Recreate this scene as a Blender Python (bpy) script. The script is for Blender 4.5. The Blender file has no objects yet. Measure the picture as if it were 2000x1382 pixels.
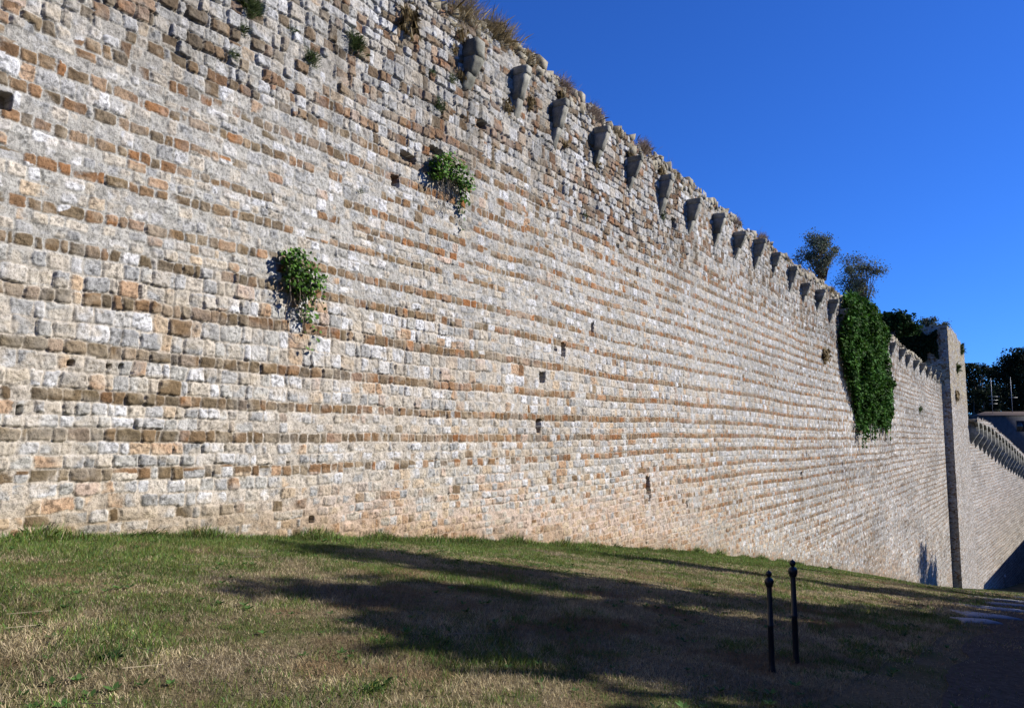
import bpy, math, random
import numpy as np
from mathutils import Vector
random.seed(7)
R = np.random.default_rng(11)
SC = bpy.context.scene
COL = SC.collection
EYE = 1.65
# ------------------------------------------------------------------ camera geometry
F = 28 / 36 * 2000
CX, CY = 1000, 691
PIT = math.atan(166 / F)
cp, sp = math.cos(PIT), math.sin(PIT)


def ray(px, py):
    a = (px - CX) / F
    b = (CY - py) / F
    return np.array([a, cp - b * sp, sp + b * cp])


_r = ray(2030, 857)
PHI = math.atan2(_r[0], _r[1])
U = np.array([math.sin(PHI), math.cos(PHI), 0.0])
N = np.array([-math.cos(PHI), math.sin(PHI), 0.0])      # from the camera towards the wall
D = 10.0


def onwall(px, py, w=0.0):
    """distance along the wall and height over the eye of a point seen on the wall (w metres in front of it)"""
    r = ray(px, py)
    P = r * ((D - w) / (r @ N))
    return P @ U, P[2]


def wp(s, h, w=0.0):
    """world points from wall coordinates (s along, h over the eye, w out of the wall)"""
    s, h, w = np.broadcast_arrays(np.asarray(s, float), np.asarray(h, float), np.asarray(w, float))
    return s[..., None] * U + (D - w)[..., None] * N + (h + EYE)[..., None] * np.array([0, 0, 1.0])


# ------------------------------------------------------------------ noise
def _hash(ix, iy, seed):
    h = (ix.astype(np.int64) * 374761393 + iy.astype(np.int64) * 668265263 + seed * 1442695041) & 0xFFFFFFFF
    h = ((h ^ (h >> 13)) * 1274126177) & 0xFFFFFFFF
    h = ((h ^ (h >> 15)) * 2246822519) & 0xFFFFFFFF
    h = h ^ (h >> 16)
    return (h & 0xFFFFFF).astype(np.float32) / float(0xFFFFFF)


def vn(x, y, seed=0):
    """value noise, 0..1"""
    x = np.asarray(x, np.float32)
    y = np.asarray(y, np.float32)
    x0 = np.floor(x)
    y0 = np.floor(y)
    fx = x - x0
    fy = y - y0
    fx = fx * fx * (3 - 2 * fx)
    fy = fy * fy * (3 - 2 * fy)
    ix = x0.astype(np.int64)
    iy = y0.astype(np.int64)
    a = _hash(ix, iy, seed)
    b = _hash(ix + 1, iy, seed)
    c = _hash(ix, iy + 1, seed)
    d = _hash(ix + 1, iy + 1, seed)
    return (a + (b - a) * fx) * (1 - fy) + (c + (d - c) * fx) * fy


def fbm(x, y, seed=0, o=3):
    t = 0
    a = 0.5
    s = 0
    for k in range(o):
        t = t + a * vn(x * 2 ** k + 17.3 * k, y * 2 ** k + 5.1 * k, seed + k)
        s += a
        a *= 0.5
    return t / s


def sst(a, b, x):
    t = np.clip((x - a) / (b - a), 0, 1)
    return t * t * (3 - 2 * t)


def lin(r, g, b, k=1.0):
    def f(c):
        c /= 255
        return c / 12.92 if c <= 0.04045 else ((c + 0.055) / 1.055) ** 2.4
    return np.array([f(r) * k, f(g) * k, f(b) * k], np.float32)


# ------------------------------------------------------------------ object helpers
def link(o, parent=None):
    COL.objects.link(o)
    if parent is not None:
        o.parent = parent
    return o


def tag(o, label=None, cat=None, group=None, kind=None):
    if label:
        o['label'] = label
    if cat:
        o['category'] = cat
    if group:
        o['group'] = group
    if kind:
        o['kind'] = kind
    return o


def empty(name, loc=(0, 0, 0)):
    o = bpy.data.objects.new(name, None)
    o.location = loc
    o.empty_display_size = 0.2
    return link(o)


def mesh(name, V, Fs, mat, parent=None, col=None, smooth=False, loc=None):
    """V n x 3; Fs a list of integer arrays (each with constant corner count) or one array"""
    V = np.asarray(V, np.float32).reshape(-1, 3)
    if loc is not None:
        V = V - np.asarray(loc, np.float32)
    if isinstance(Fs, np.ndarray):
        Fs = [Fs]
    Fs = [np.asarray(f, np.int32) for f in Fs if len(f)]
    me = bpy.data.meshes.new(name)
    me.vertices.add(len(V))
    me.vertices.foreach_set('co', V.ravel())
    idx = np.concatenate([f.ravel() for f in Fs])
    cnt = np.concatenate([np.full(len(f), f.shape[1], np.int32) for f in Fs])
    st = np.concatenate([[0], np.cumsum(cnt)[:-1]]).astype(np.int32)
    me.loops.add(len(idx))
    me.loops.foreach_set('vertex_index', idx)
    me.polygons.add(len(cnt))
    me.polygons.foreach_set('loop_start', st)
    me.polygons.foreach_set('loop_total', cnt)
    if smooth:
        me.polygons.foreach_set('use_smooth', np.ones(len(cnt), bool))
    me.update(calc_edges=True)
    if col is not None:
        at = me.color_attributes.new('Col', 'FLOAT_COLOR', 'POINT')
        c4 = np.ones((len(V), 4), np.float32)
        c4[:, :3] = col
        at.data.foreach_set('color', c4.ravel())
    me.materials.append(mat)
    o = bpy.data.objects.new(name, me)
    if loc is not None:
        o.location = loc
    return link(o, parent)


class MB:
    """collects simple solids into one mesh"""

    def __init__(self):
        self.v = []
        self.f = {}

    def add(self, V, faces):
        b = sum(len(x) for x in self.v)
        self.v.append(np.asarray(V, float))
        for f in faces:
            self.f.setdefault(len(f), []).append([i + b for i in f])

    def prism(self, base, top):
        n = len(base)
        fs = [tuple(range(n))[::-1], tuple(range(n, 2 * n))]
        for i in range(n):
            j = (i + 1) % n
            fs.append((i, j, n + j, n + i))
        self.add(list(base) + list(top), fs)

    def tube(self, pts, rad, seg=6):
        pts = [Vector(p) for p in pts]
        V = []
        for i, p in enumerate(pts):
            t = (pts[min(i + 1, len(pts) - 1)] - pts[max(i - 1, 0)]).normalized()
            a = t.orthogonal().normalized()
            b = t.cross(a)
            for k in range(seg):
                an = 2 * math.pi * k / seg
                V.append(p + (a * math.cos(an) + b * math.sin(an)) * rad[i])
        fs = []
        for i in range(len(pts) - 1):
            for k in range(seg):
                k2 = (k + 1) % seg
                fs.append((i * seg + k, i * seg + k2, (i + 1) * seg + k2, (i + 1) * seg + k))
        fs.append(tuple(range(seg))[::-1])
        fs.append(tuple((len(pts) - 1) * seg + k for k in range(seg)))
        self.add([tuple(v) for v in V], fs)

    def lathe(self, prof, seg=20):
        V = []
        for r, z in prof:
            for k in range(seg):
                an = 2 * math.pi * k / seg
                V.append((r * math.cos(an), r * math.sin(an), z))
        fs = []
        for i in range(len(prof) - 1):
            for k in range(seg):
                k2 = (k + 1) % seg
                fs.append((i * seg + k, i * seg + k2, (i + 1) * seg + k2, (i + 1) * seg + k))
        fs.append(tuple(range(seg))[::-1])
        fs.append(tuple((len(prof) - 1) * seg + k for k in range(seg)))
        self.add(V, fs)

    def build(self, name, mat, parent=None, smooth=False, loc=None, jit=0.0):
        V = np.concatenate(self.v)
        if jit:
            V = V + (R.random(V.shape) - 0.5) * 2 * jit
        return mesh(name, V, [np.array(x) for x in self.f.values()], mat, parent, smooth=smooth, loc=loc)


# ------------------------------------------------------------------ materials
def new_mat(name):
    m = bpy.data.materials.new(name)
    m.use_nodes = True
    nt = m.node_tree
    nt.nodes.clear()
    out = nt.nodes.new('ShaderNodeOutputMaterial')
    return m, nt, out


def nd(nt, t, **kw):
    n = nt.nodes.new(t)
    for k, v in kw.items():
        setattr(n, k, v)
    return n


def noise_node(nt, scale, detail=4, rough=0.6, vec=None):
    n = nd(nt, 'ShaderNodeTexNoise')
    n.inputs['Scale'].default_value = scale
    n.inputs['Detail'].default_value = detail
    n.inputs['Roughness'].default_value = rough
    if vec is not None:
        nt.links.new(vec, n.inputs['Vector'])
    return n


def ramp(nt, src, stops):
    r = nd(nt, 'ShaderNodeValToRGB')
    e = r.color_ramp.elements
    while len(e) < len(stops):
        e.new(0.5)
    for el, (p, c) in zip(e, stops):
        el.position = p
        el.color = (c[0], c[1], c[2], 1)
    nt.links.new(src, r.inputs['Fac'])
    return r


def mixc(nt, a, b, fac=1.0, mode='MULTIPLY'):
    m = nd(nt, 'ShaderNodeMix', data_type='RGBA', blend_type=mode)
    for sock, v in ((m.inputs[6], a), (m.inputs[7], b)):
        if hasattr(v, 'links'):
            nt.links.new(v, sock)
        else:
            sock.default_value = (v[0], v[1], v[2], 1)
    if hasattr(fac, 'links'):
        nt.links.new(fac, m.inputs[0])
    else:
        m.inputs[0].default_value = fac
    return m.outputs[2]


def g3(v):
    return (v, v, v)


def stone_material(name, base=None, speck=1.0):
    m, nt, out = new_mat(name)
    geo = nd(nt, 'ShaderNodeNewGeometry')
    pos = geo.outputs['Position']
    if base is None:
        at = nd(nt, 'ShaderNodeAttribute', attribute_name='Col')
        c = at.outputs['Color']
    else:
        big = noise_node(nt, 1.7, 4, 0.6, pos)
        c = ramp(nt, big.outputs['Fac'], [(0.3, base[0]), (0.5, base[1]), (0.72, base[2])]).outputs['Color']
    n1 = noise_node(nt, 55, 3, 0.65, pos)
    r1 = ramp(nt, n1.outputs['Fac'], [(0.34, g3(0.42)), (0.45, g3(0.95)), (0.75, g3(1.18))])
    c = mixc(nt, c, r1.outputs['Color'], 0.8 * speck)
    n2 = noise_node(nt, 17, 4, 0.7, pos)
    r2 = ramp(nt, n2.outputs['Fac'], [(0.32, g3(0.78)), (0.52, g3(1.0)), (0.8, g3(1.1))])
    c = mixc(nt, c, r2.outputs['Color'], 0.75 * speck)
    b = nd(nt, 'ShaderNodeBsdfPrincipled')
    b.inputs['Roughness'].default_value = 0.95
    b.inputs['Specular IOR Level'].default_value = 0.15
    nt.links.new(c, b.inputs['Base Color'])
    bmp = nd(nt, 'ShaderNodeBump')
    bmp.inputs['Strength'].default_value = 0.6
    bmp.inputs['Distance'].default_value = 0.02
    nt.links.new(n1.outputs['Fac'], bmp.inputs['Height'])
    nt.links.new(bmp.outputs['Normal'], b.inputs['Normal'])
    nt.links.new(b.outputs['BSDF'], out.inputs['Surface'])
    return m


def leaf_material(name, trans=0.3, rough=0.5, spec=0.3):
    m, nt, out = new_mat(name)
    at = nd(nt, 'ShaderNodeAttribute', attribute_name='Col')
    geo = nd(nt, 'ShaderNodeNewGeometry')
    n = noise_node(nt, 9, 2, 0.5, geo.outputs['Position'])
    r = ramp(nt, n.outputs['Fac'], [(0.3, g3(0.75)), (0.7, g3(1.2))])
    c = mixc(nt, at.outputs['Color'], r.outputs['Color'])
    b = nd(nt, 'ShaderNodeBsdfPrincipled')
    b.inputs['Roughness'].default_value = rough
    b.inputs['Specular IOR Level'].default_value = spec
    nt.links.new(c, b.inputs['Base Color'])
    t = nd(nt, 'ShaderNodeBsdfTranslucent')
    nt.links.new(c, t.inputs['Color'])
    mx = nd(nt, 'ShaderNodeMixShader')
    mx.inputs[0].default_value = trans
    nt.links.new(b.outputs['BSDF'], mx.inputs[1])
    nt.links.new(t.outputs['BSDF'], mx.inputs[2])
    nt.links.new(mx.outputs['Shader'], out.inputs['Surface'])
    return m


def plain_material(name, ca, cb, scale=6, rough=0.8, spec=0.3, metal=0.0, bump=0.0):
    m, nt, out = new_mat(name)
    tc = nd(nt, 'ShaderNodeNewGeometry')
    n = noise_node(nt, scale, 5, 0.65, tc.outputs['Position'])
    r = ramp(nt, n.outputs['Fac'], [(0.32, ca), (0.68, cb)])
    b = nd(nt, 'ShaderNodeBsdfPrincipled')
    b.inputs['Roughness'].default_value = rough
    b.inputs['Specular IOR Level'].default_value = spec
    b.inputs['Metallic'].default_value = metal
    nt.links.new(r.outputs['Color'], b.inputs['Base Color'])
    if bump:
        bm = nd(nt, 'ShaderNodeBump')
        bm.inputs['Strength'].default_value = bump
        bm.inputs['Distance'].default_value = 0.02
        nt.links.new(n.outputs['Fac'], bm.inputs['Height'])
        nt.links.new(bm.outputs['Normal'], b.inputs['Normal'])
    nt.links.new(b.outputs['BSDF'], out.inputs['Surface'])
    return m


AF = 0.86     # sunlit picture colour -> albedo
M_STONE = stone_material('old_masonry')
M_CORB = stone_material('corbel_stone', [lin(98, 98, 88, AF), lin(138, 136, 126, AF), lin(182, 178, 165, AF)])
M_RUB = stone_material('rubble_stone', [lin(118, 108, 90, AF), lin(150, 142, 124, AF), lin(178, 172, 156, AF)])
M_LEAF = leaf_material('green_leaves', 0.25, 0.6, 0.2)
M_DARK = leaf_material('dark_leaves', 0.15, 0.8, 0.08)
M_OLIVE = leaf_material('grey_olive_leaves', 0.2, 0.75, 0.12)
M_GRASS = leaf_material('grass_blades', 0.25, 0.7, 0.15)
M_BARK = plain_material('bark', (0.05, 0.04, 0.03), (0.13, 0.1, 0.08), 12, 0.9)
M_TWIG = plain_material('dry_twigs', (0.16, 0.13, 0.09), (0.34, 0.29, 0.22), 30, 0.9)
M_IRON = plain_material('painted_iron', (0.008, 0.008, 0.011), (0.018, 0.018, 0.024), 25, 0.42, 0.5, 0.0, 0.15)
M_SLAB = plain_material('paving_stone', (0.22, 0.22, 0.23), (0.4, 0.4, 0.41), 5, 0.9, 0.2, 0.0, 0.3)
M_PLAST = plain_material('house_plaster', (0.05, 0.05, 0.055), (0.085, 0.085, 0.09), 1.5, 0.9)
M_GLASS = plain_material('window_glass', (0.01, 0.01, 0.012), (0.03, 0.03, 0.035), 2, 0.15, 0.5)
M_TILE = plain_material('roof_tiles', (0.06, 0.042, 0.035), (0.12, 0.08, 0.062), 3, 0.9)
M_METAL = plain_material('galvanised_metal', (0.3, 0.31, 0.32), (0.42, 0.43, 0.44), 8, 0.5, 0.5, 0.5)

# ------------------------------------------------------------------ the ground: height from wall coordinates
_bp = [onwall(*p) for p in [(0, 1042), (300, 1042), (600, 1048), (870, 1056), (1100, 1064), (1300, 1075), (1450, 1089), (1600, 1108),
                            (1700, 1124), (1800, 1144), (1870, 1152)]]
BS = np.array([-60, -8] + [p[0] for p in _bp] + [170, 260, 420, 900])
BH = np.array([-1.0, -0.95] + [p[1] for p in _bp] + [-26.5, -36, -42, -45])


def base_h(s):
    k = 0
    for d in (-2.0, 0.0, 2.0):
        k = k + np.interp(np.asarray(s, float) + d, BS, BH)
    return k / 3


# cross slope: enough fall away from the wall for its foot to stay in sight
_cs = np.linspace(0, 130, 131)
_cc = np.full(131, 0.078)
for S_ in np.linspace(6, 135, 130):
    m_ = (_cs > 0.5) & (_cs < S_ * 0.97)
    w_ = 10 * (1 - _cs / S_)
    need = (base_h(_cs) - base_h(S_) * _cs / S_) / np.maximum(w_, 0.05) + 0.012
    _cc = np.where(m_, np.maximum(_cc, need), _cc)
_cc = np.clip(np.convolve(np.pad(_cc, 3, 'edge'), np.ones(7) / 7, 'valid'), 0.078, 0.6)
_cc = np.maximum(_cc, 0.078)

# plan line of the far wall
S_T0 = onwall(1853, 700, 0.95)[0]                    # bastion start
_q = onwall(1893, 857, 0.95)
S_T1 = _q[0]                                          # bastion end / far wall start
_r2 = ray(2200, 857)
PHI2 = math.atan2(_r2[0], _r2[1])
BEND = math.tan(PHI2 - PHI)


def wall_line(s):
    return np.where(s > S_T1, 0.95 + (s - S_T1) * BEND, 0.0)


def inside_h(s):
    return np.interp(s, [-60, 60, 110, S_T1, S_T1 + 100, 420, 900], [-0.5, -0.5, -0.5, -2, -11, -25, -30])


def gh(s, w, bumps=True):
    s = np.asarray(s, float)
    w = np.asarray(w, float)
    wl = wall_line(s)
    v = w - wl
    c = np.interp(s, _cs, _cc)
    W0 = 9.0
    o = np.maximum(v, 0)
    soft = np.where(o < W0 - 1.5, o, W0 - 0.75 - 0.75 * np.exp(-np.maximum(o - (W0 - 1.5), 0) / 0.75))
    h = base_h(s) - c * soft - 0.035 * np.maximum(o - W0, 0) * np.exp(-np.maximum(o - W0, 0) / 120)
    P_ = s[..., None] * U[:2] + (D - w)[..., None] * N[:2]
    dd = np.hypot(P_[..., 0], P_[..., 1])
    rho = .1625 + .034 * np.exp(-(dd - 16) / 7.5) - .003 * sst(34, 130, dd)
    cap = -rho * dd
    kk_ = sst(.8, 3, v) * sst(12, 16, dd) * (1 - sst(135, 165, dd)) * sst(-.2, .2, P_[..., 1] / np.maximum(dd, .1))
    e_ = .25
    mx_ = np.maximum(h, cap) + e_ * np.exp(-np.abs(h - cap) / e_) * .35
    h = h * (1 - kk_) + mx_ * kk_
    if bumps:
        h = h + 0.05 * (vn(s * 0.35, w * 0.35, 5) - 0.5) + 0.03 * (vn(s * 1.3, w * 1.3, 6) - 0.5)
    k = sst(-0.45, -0.9, v)
    return h * (1 - k) + inside_h(s) * k


def gz(X, Y):
    X = np.asarray(X, float)
    Y = np.asarray(Y, float)
    return gh(X * U[0] + Y * U[1], D - (X * N[0] + Y * N[1])) + EYE


def onground(px, py, tmax=400):
    r = ray(px, py)
    t = np.concatenate([np.linspace(2, 40, 1500), np.linspace(40, tmax, 4000)])
    z = r[2] * t - (gz(r[0] * t, r[1] * t) - EYE)
    i = np.argmax(z < 0)
    if i == 0:
        i = len(t) - 1
    a, b = t[i - 1], t[i]
    for _ in range(25):
        m = 0.5 * (a + b)
        if r[2] * m < gz(r[0] * m, r[1] * m) - EYE:
            b = m
        else:
            a = m
    return np.array([r[0] * b, r[1] * b, float(gz(r[0] * b, r[1] * b))])


# ------------------------------------------------------------------ masonry
BANDS = [-0.43, 0.07, 0.56, 1.15, 1.76, 2.37, 2.83, 3.36, 3.84, 4.23, 4.63, 5.08]
while BANDS[-1] < 18:
    BANDS.append(BANDS[-1] + 0.44 + 0.08 * math.sin(len(BANDS) * 2.3))
while BANDS[0] > -45:
    BANDS.insert(0, BANDS[0] - 0.50 - 0.05 * math.sin(len(BANDS) * 1.7))
EDG = []
EB = []
for a_, b_ in zip(BANDS[:-1], BANDS[1:]):
    if a_ > 4.9:
        break
    lo, hi = a_ + 0.085, b_ - 0.085
    EDG.append(a_ - 0.085)
    EB.append(1)
    k_ = 2 if hi - lo > 0.24 else 1
    for q_ in range(k_):
        EDG.append(lo + (hi - lo) * q_ / k_)
        EB.append(0)
EDG.append(hi)
rc_ = np.random.default_rng(77)
flip = 1
while EDG[-1] < 18:                      # less regular courses in the rebuilt upper part
    EB.append(flip)
    EDG.append(EDG[-1] + (rc_.uniform(.15, .21) if flip else rc_.uniform(.17, .30)))
    flip = 1 if (not flip and rc_.random() < .55) else 0
EDG = np.array(EDG)
EB = np.array(EB + [0])

WHITE = np.array([lin(*c, AF) for c in [(184, 182, 178), (198, 197, 196), (170, 169, 167), (190, 181, 167), (176, 174, 168), (205, 205, 206), (160, 160, 159), (186, 177, 164)]])
BROWN = np.array([lin(*c, AF) for c in [(132, 104, 78), (140, 107, 78), (122, 104, 82), (148, 108, 74), (126, 110, 88), (138, 114, 86), (116, 103, 86), (146, 115, 86)]])
PEACH = np.array([lin(*c, AF) for c in [(198, 170, 138), (190, 156, 124), (204, 182, 154), (178, 142, 108), (200, 176, 158)]])
GREYB = np.array([lin(*c, AF) for c in [(126, 112, 88), (112, 100, 80), (134, 122, 100), (122, 108, 84)]])
MORT = lin(196, 185, 170, AF)
MORT2 = lin(176, 173, 166, AF)
PINK = lin(200, 178, 162, AF)

HOLES = []    # s, h, half width, half height, depth
for px, py, w_, h_, d_ in [(1098, 684, .10, .17, .4), (1083, 681, .06, .05, .25), (1057, 737, .12, .14, .4), (1050, 832, .11, .15, .4),
                           (1264, 948, .13, .28, .3), (1267, 967, .07, .16, .3), (796, 309, .22, .09, .4), (850, 296, .22, .08, .4), (770, 354, .11, .11, .4),
                           (937, 243, .17, .09, .35), (2, 196, .10, .10, .35), (1155, 640, .07, .13, .3), (1243, 530, .08, .13, .3),
                           (606, 1014, .05, .05, .12), (212, 716, .03, .03, .12), (234, 716, .025, .03, .1), (137, 708, .04, .04, .12),
                           (1575, 886, .07, .16, .25), (1645, 908, .09, .2, .3), (1564, 925, .2, .1, .2), (1340, 985, .08, .12, .12), (1313, 436, .2, .16, .3),
                           (36, 800, .03, .06, .1), (560, 905, .04, .03, .12), (1205, 480, .09, .06, .2)]:
    s_, hh_ = onwall(px, py)
    HOLES.append((s_, hh_, w_, h_, d_))


def masonry(S, H, seed, style='main', holes=()):
    """displacement (m) and albedo of coursed rubble masonry at wall coordinates"""
    f32 = np.float32
    S = S.astype(f32)
    H = H.astype(f32)
    up = sst(5.0, 6.6, H + 1.4 * (vn(S * .15, H * .3, seed + 40) - .5)) if style == 'main' else np.zeros_like(H)
    wav = 0.16 * (vn(S * .12, H * .16, seed + 1) - .5) + (0.055 + .01 * sst(25, 50, S)) * (vn(S * .55, H * .5, seed + 2) - .5)
    wav = wav - 0.12 * sst(3.5, 8.5, S) * (1 - sst(14, 22, S)) * sst(1.0, 2.0, H) * (1 - sst(3.2, 4.0, H))
    wav = wav + up * 0.10 * (vn(S * 1.3, H * 1.1, seed + 3) - .5)
    rpm = fbm(S * .22 + 3, H * .26, seed + 70, 3) + .05 * (vn(S * 2.5, H * 3, seed + 71) - .5)
    rpa = .25 * (1 - sst(14, 20, S)) + .75 * sst(4.4, 5.2, H) if style == 'main' else 0
    wav = wav + (.085 * (rpm > .56) - .07 * (rpm < .40)) * rpa
    h2 = H + wav + 0.030 * (vn(S * 5.5, H * 7, seed + 4) - .5)
    j = np.clip(np.searchsorted(EDG, h2) - 1, 0, len(EDG) - 2)
    # courses split off line: the middle joint of a pale pair wanders stone by stone
    band = EB[j]
    e0 = EDG[j]
    e1 = EDG[j + 1]
    s2 = S + 0.035 * (vn(S * 4.5, H * 6, seed + 5) - .5)
    zero = np.zeros_like(j)
    wj = np.where(band == 1, 0.225, 0.285) * (0.82 + 0.4 * _hash(j, zero, seed + 6))
    wj = wj * (1 - 0.13 * up)
    if style == 'main':
        wj = wj * (1.0 + 0.15 * (1 - sst(6, 14, S)))
    off = 37.7 * _hash(j, zero + 3, seed + 7)
    wj = (np.where(band == 1, 0.195, 0.225) * (0.82 + 0.4 * _hash(j, zero, seed + 6))).astype(f32)
    q = s2 / wj + off.astype(f32)
    k0 = np.floor(q + 0.5).astype(np.int64)

    def bnd(k):
        return k + 0.74 * (_hash(j, k, seed + 8) - .5)
    B = bnd(k0)
    left = q < B
    kl = np.where(left, k0 - 1, k0)
    Bl = np.where(left, bnd(k0 - 1), B)
    Br = np.where(left, B, bnd(k0 + 1))
    k = kl
    dl = (q - Bl) * wj
    dr = (Br - q) * wj
    db = h2 - e0
    dt = e1 - h2
    r1 = _hash(j, k, seed + 11)
    r2 = _hash(j, k, seed + 12)
    r3 = _hash(j, k, seed + 13)
    r4 = _hash(j, k, seed + 14)
    r5 = _hash(j, k, seed + 15)
    # slanted side joints
    sl = (_hash(j, k0, seed + 16) - .5) * 0.22
    dl = dl + (db - dt) * .5 * sl * 0.6
    dr = dr - (db - dt) * .5 * sl * 0.6
    hx = np.maximum((dl + dr) / 2, .02)
    hy = (db + dt) / 2
    cx = (dl - dr) / 2
    cy = (db - dt) / 2
    rc = np.minimum(np.minimum(hx, hy) * 0.85, 0.018 + 0.040 * r1)
    qx = np.abs(cx) - hx + rc
    qy = np.abs(cy) - hy + rc
    d = -(np.minimum(np.maximum(qx, qy), 0) + np.hypot(np.maximum(qx, 0), np.maximum(qy, 0)) - rc)
    gap = 0.001 + 0.008 * r2
    d = d - gap + 0.018 * (vn(S * 16, H * 16, seed + 17) - .5)
    # zones
    flushn = fbm(S * .33, H * .45, seed + 20, 3)
    if style == 'main':
        z_mid = sst(2.0, 2.7, H - 0.045 * np.maximum(S - 8, 0) * (S < 20) + .9 * (fbm(S * .4, H * .5, seed + 21, 2) - .5)) * (1 - up)
        z_low = 1 - sst(-1.0, -0.45, H - base_h(S) * 0.22 + .25)
        foot = 1 - sst(0.25, 0.85, H - base_h(S) - 0.5 * (vn(S * .7, H, seed + 22) - .5))
        cov = 0.63 + 0.33 * z_mid * (1 - sst(4.8, 5.8, H)) - 0.22 * up + 0.25 * z_low + 0.35 * foot
        cov = cov + 0.08 * sst(12, 22, S) * (1 - up) - .26 * sst(24, 44, S)
        zl_ = z_mid * (1 - sst(4.6, 5.6, H))
        cov = cov + .10 * zl_ + 1.25 * (1 - .5 * zl_) * (flushn - .5) + .25 * foot
    else:
        foot = np.zeros_like(H)
        cov = 0.30 + 1.0 * (flushn - .5)
    cov = np.clip(cov, 0, 1)
    relief = (0.030 + 0.028 * up) * (1 - .35 * sst(35, 70, S) * (style == 'main'))
    x = np.clip(d / (0.012 + 0.020 * r3), 0, 1)
    prof = 1 - (1 - x) ** 2.2
    rough = fbm(S * 9, H * 9, seed + 23, 3) - .5
    fine = fbm(S * 34, H * 34, seed + 24, 2) - .5
    browns = None
    stone = prof * (relief + (r4 - .5) * (.028 + .03 * up) + (r5 - .5) * 0.16 * np.clip(cx, -.25, .25) + (r2 - .5) * .2 * cy) + prof * (rough * .040 + fine * .022)
    # ---- stone kinds
    bn = fbm(S * .45, H * 2.0, seed + 30, 2)
    warm = fbm(S * .10, H * .22, seed + 31, 2)
    if style == 'main':
        pb = np.where(band == 1, 0.97 - 0.33 * up - 0.45 * sst(.56, .72, bn) * sst(1.5, 3, H), 0.012 + 0.20 * up)
        lowband = 1 - sst(-0.7, -0.3, H + .2 * (bn - .5))
        near = 1 - sst(15, 26, S)
        pb = pb * (1 - lowband * near * .82)
        above = H - base_h(S)
        pb = np.where(band == 1, pb * sst(.6, 3.2, above + 3.0 * (1 - sst(9, 17, S)) + 1.5 * (bn - .5)) ** .6, pb)
        fz = sst(40, 70, S)
        pb = np.where(band == 1, pb * (1 - fz * (.0 + .35 * sst(.42, .6, fbm(S * .12, H * .9, seed + 64, 2)))), pb + .06 * fz)
        pb = np.where(band == 1, pb * (1 - .45 * fz * sst(9, 4, above)), pb)
        pp = 0.05 + 0.55 * sst(.2, -1.2, H - base_h(S) * .3) * sst(7, 10, S) * (1 - sst(24, 40, S)) + .12 * (1 - up) * (1 - sst(1.5, 2.5, H))
        pp = pp + 0.3 * (1 - sst(.5, 3.5, above)) * sst(14, 30, S) + 0.35 * sst(.56, .7, warm) * (1 - sst(1.0, 5, above))
    else:
        pb = np.where(band == 1, 0.72 if style == 'far' else .3, 0.08 if style == 'far' else .2)
        pp = np.full_like(H, .08)
    isb = r1 < pb
    isp = (~isb) & (r3 < pp)
    cov = np.clip(cov + np.where(isb, -.16, .10), 0, 1)
    level = relief * (-0.25 + 1.34 * cov) + 0.036 * rough + .014 * fine - 0.01
    disp = np.maximum(stone, level)
    inm = sst(-0.004, 0.006, level - stone)       # covered by mortar
    col = WHITE[(r2 * 7.99).astype(int)] * (0.98 + 0.20 * r5)[..., None]
    cb = BROWN[(r3 * 7.99).astype(int)] * (0.76 + 0.45 * r4)[..., None]
    cg = GREYB[(r4 * 3.99).astype(int)] * (0.95 + 0.4 * r5)[..., None]
    gmix = (1 - sst(5, 11, S)) * (1 - sst(1.4, 3.0, H)) * .85 if style == 'main' else np.full_like(H, .2)
    gmix = np.where(r5 < .25 + .75 * gmix, np.maximum(gmix * .75, .5 * (r5 < .25)), gmix * .35)
    cb = cb * (1 - gmix[..., None]) + cg * gmix[..., None]
    if style == 'main':
        cb = cb * (1 - .20 * (1 - sst(7, 11, S)) * (1 - sst(2.2, 3.0, H)))[..., None]
    # the middle of the wall has redder sandstone
    red = sst(7, 14, S) * (1 - sst(40, 70, S)) * (r2 > .35)
    cb = cb * (1 + red[..., None] * np.array([.10, -.03, -.16], f32))
    cpch = PEACH[(r4 * 4.99).astype(int)] * (0.84 + 0.25 * r5)[..., None]
    cpch = cpch * .8 + .2 * lin(184, 174, 160, AF)
    col = np.where(isb[..., None], cb, np.where(isp[..., None], cpch, col))
    col = col * (1 + (sst(25, 50, S) * (r3 - .62) * .75)[..., None])
    # staining and pitting inside each stone
    st = fbm(S * 6 + 9 * r1, H * 9, seed + 33, 3)
    col = col * (0.72 + 0.56 * st)[..., None]
    pits = sst(.60, .72, fbm(S * 26, H * 26, seed + 34, 2))
    col = col * (1 - (0.52 * pits * np.where(isb, .35, 1.0))[..., None])
    lich = sst(.50, .68, fbm(S * 2.2, H * 2.6, seed + 35, 3)) * np.where(isb, .28, .5)
    col = col * (1 - lich[..., None]) + (lin(170, 168, 163, AF) * (0.55 + 0.8 * st)[..., None]) * lich[..., None]
    pale = sst(.52, .70, fbm(S * 4.2, H * 5.2, seed + 36, 2)) * np.where(isb, .3, .45)
    col = col * (1 - pale[..., None]) + lin(196, 182, 160, AF) * pale[..., None]
    # mortar
    if style == 'main':
        pk = .75 * sst(.45, .62, fbm(S * .22, H * .5, seed + 37, 2)) * sst(7, 11, S) * (1 - sst(20, 30, S)) * (1 - sst(-1.3, .6, H))
        gm = np.clip(.35 + .65 * z_mid + .4 * up + .6 * sst(14, 28, S) - .4 * foot * (1 - sst(20, 40, S)), 0, 1)
    else:
        pk = np.zeros_like(H)
        gm = np.full_like(H, .8)
    mc = MORT * (1 - gm[..., None]) + MORT2 * gm[..., None]
    mc = mc * (1 - pk[..., None]) + PINK * pk[..., None]
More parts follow.
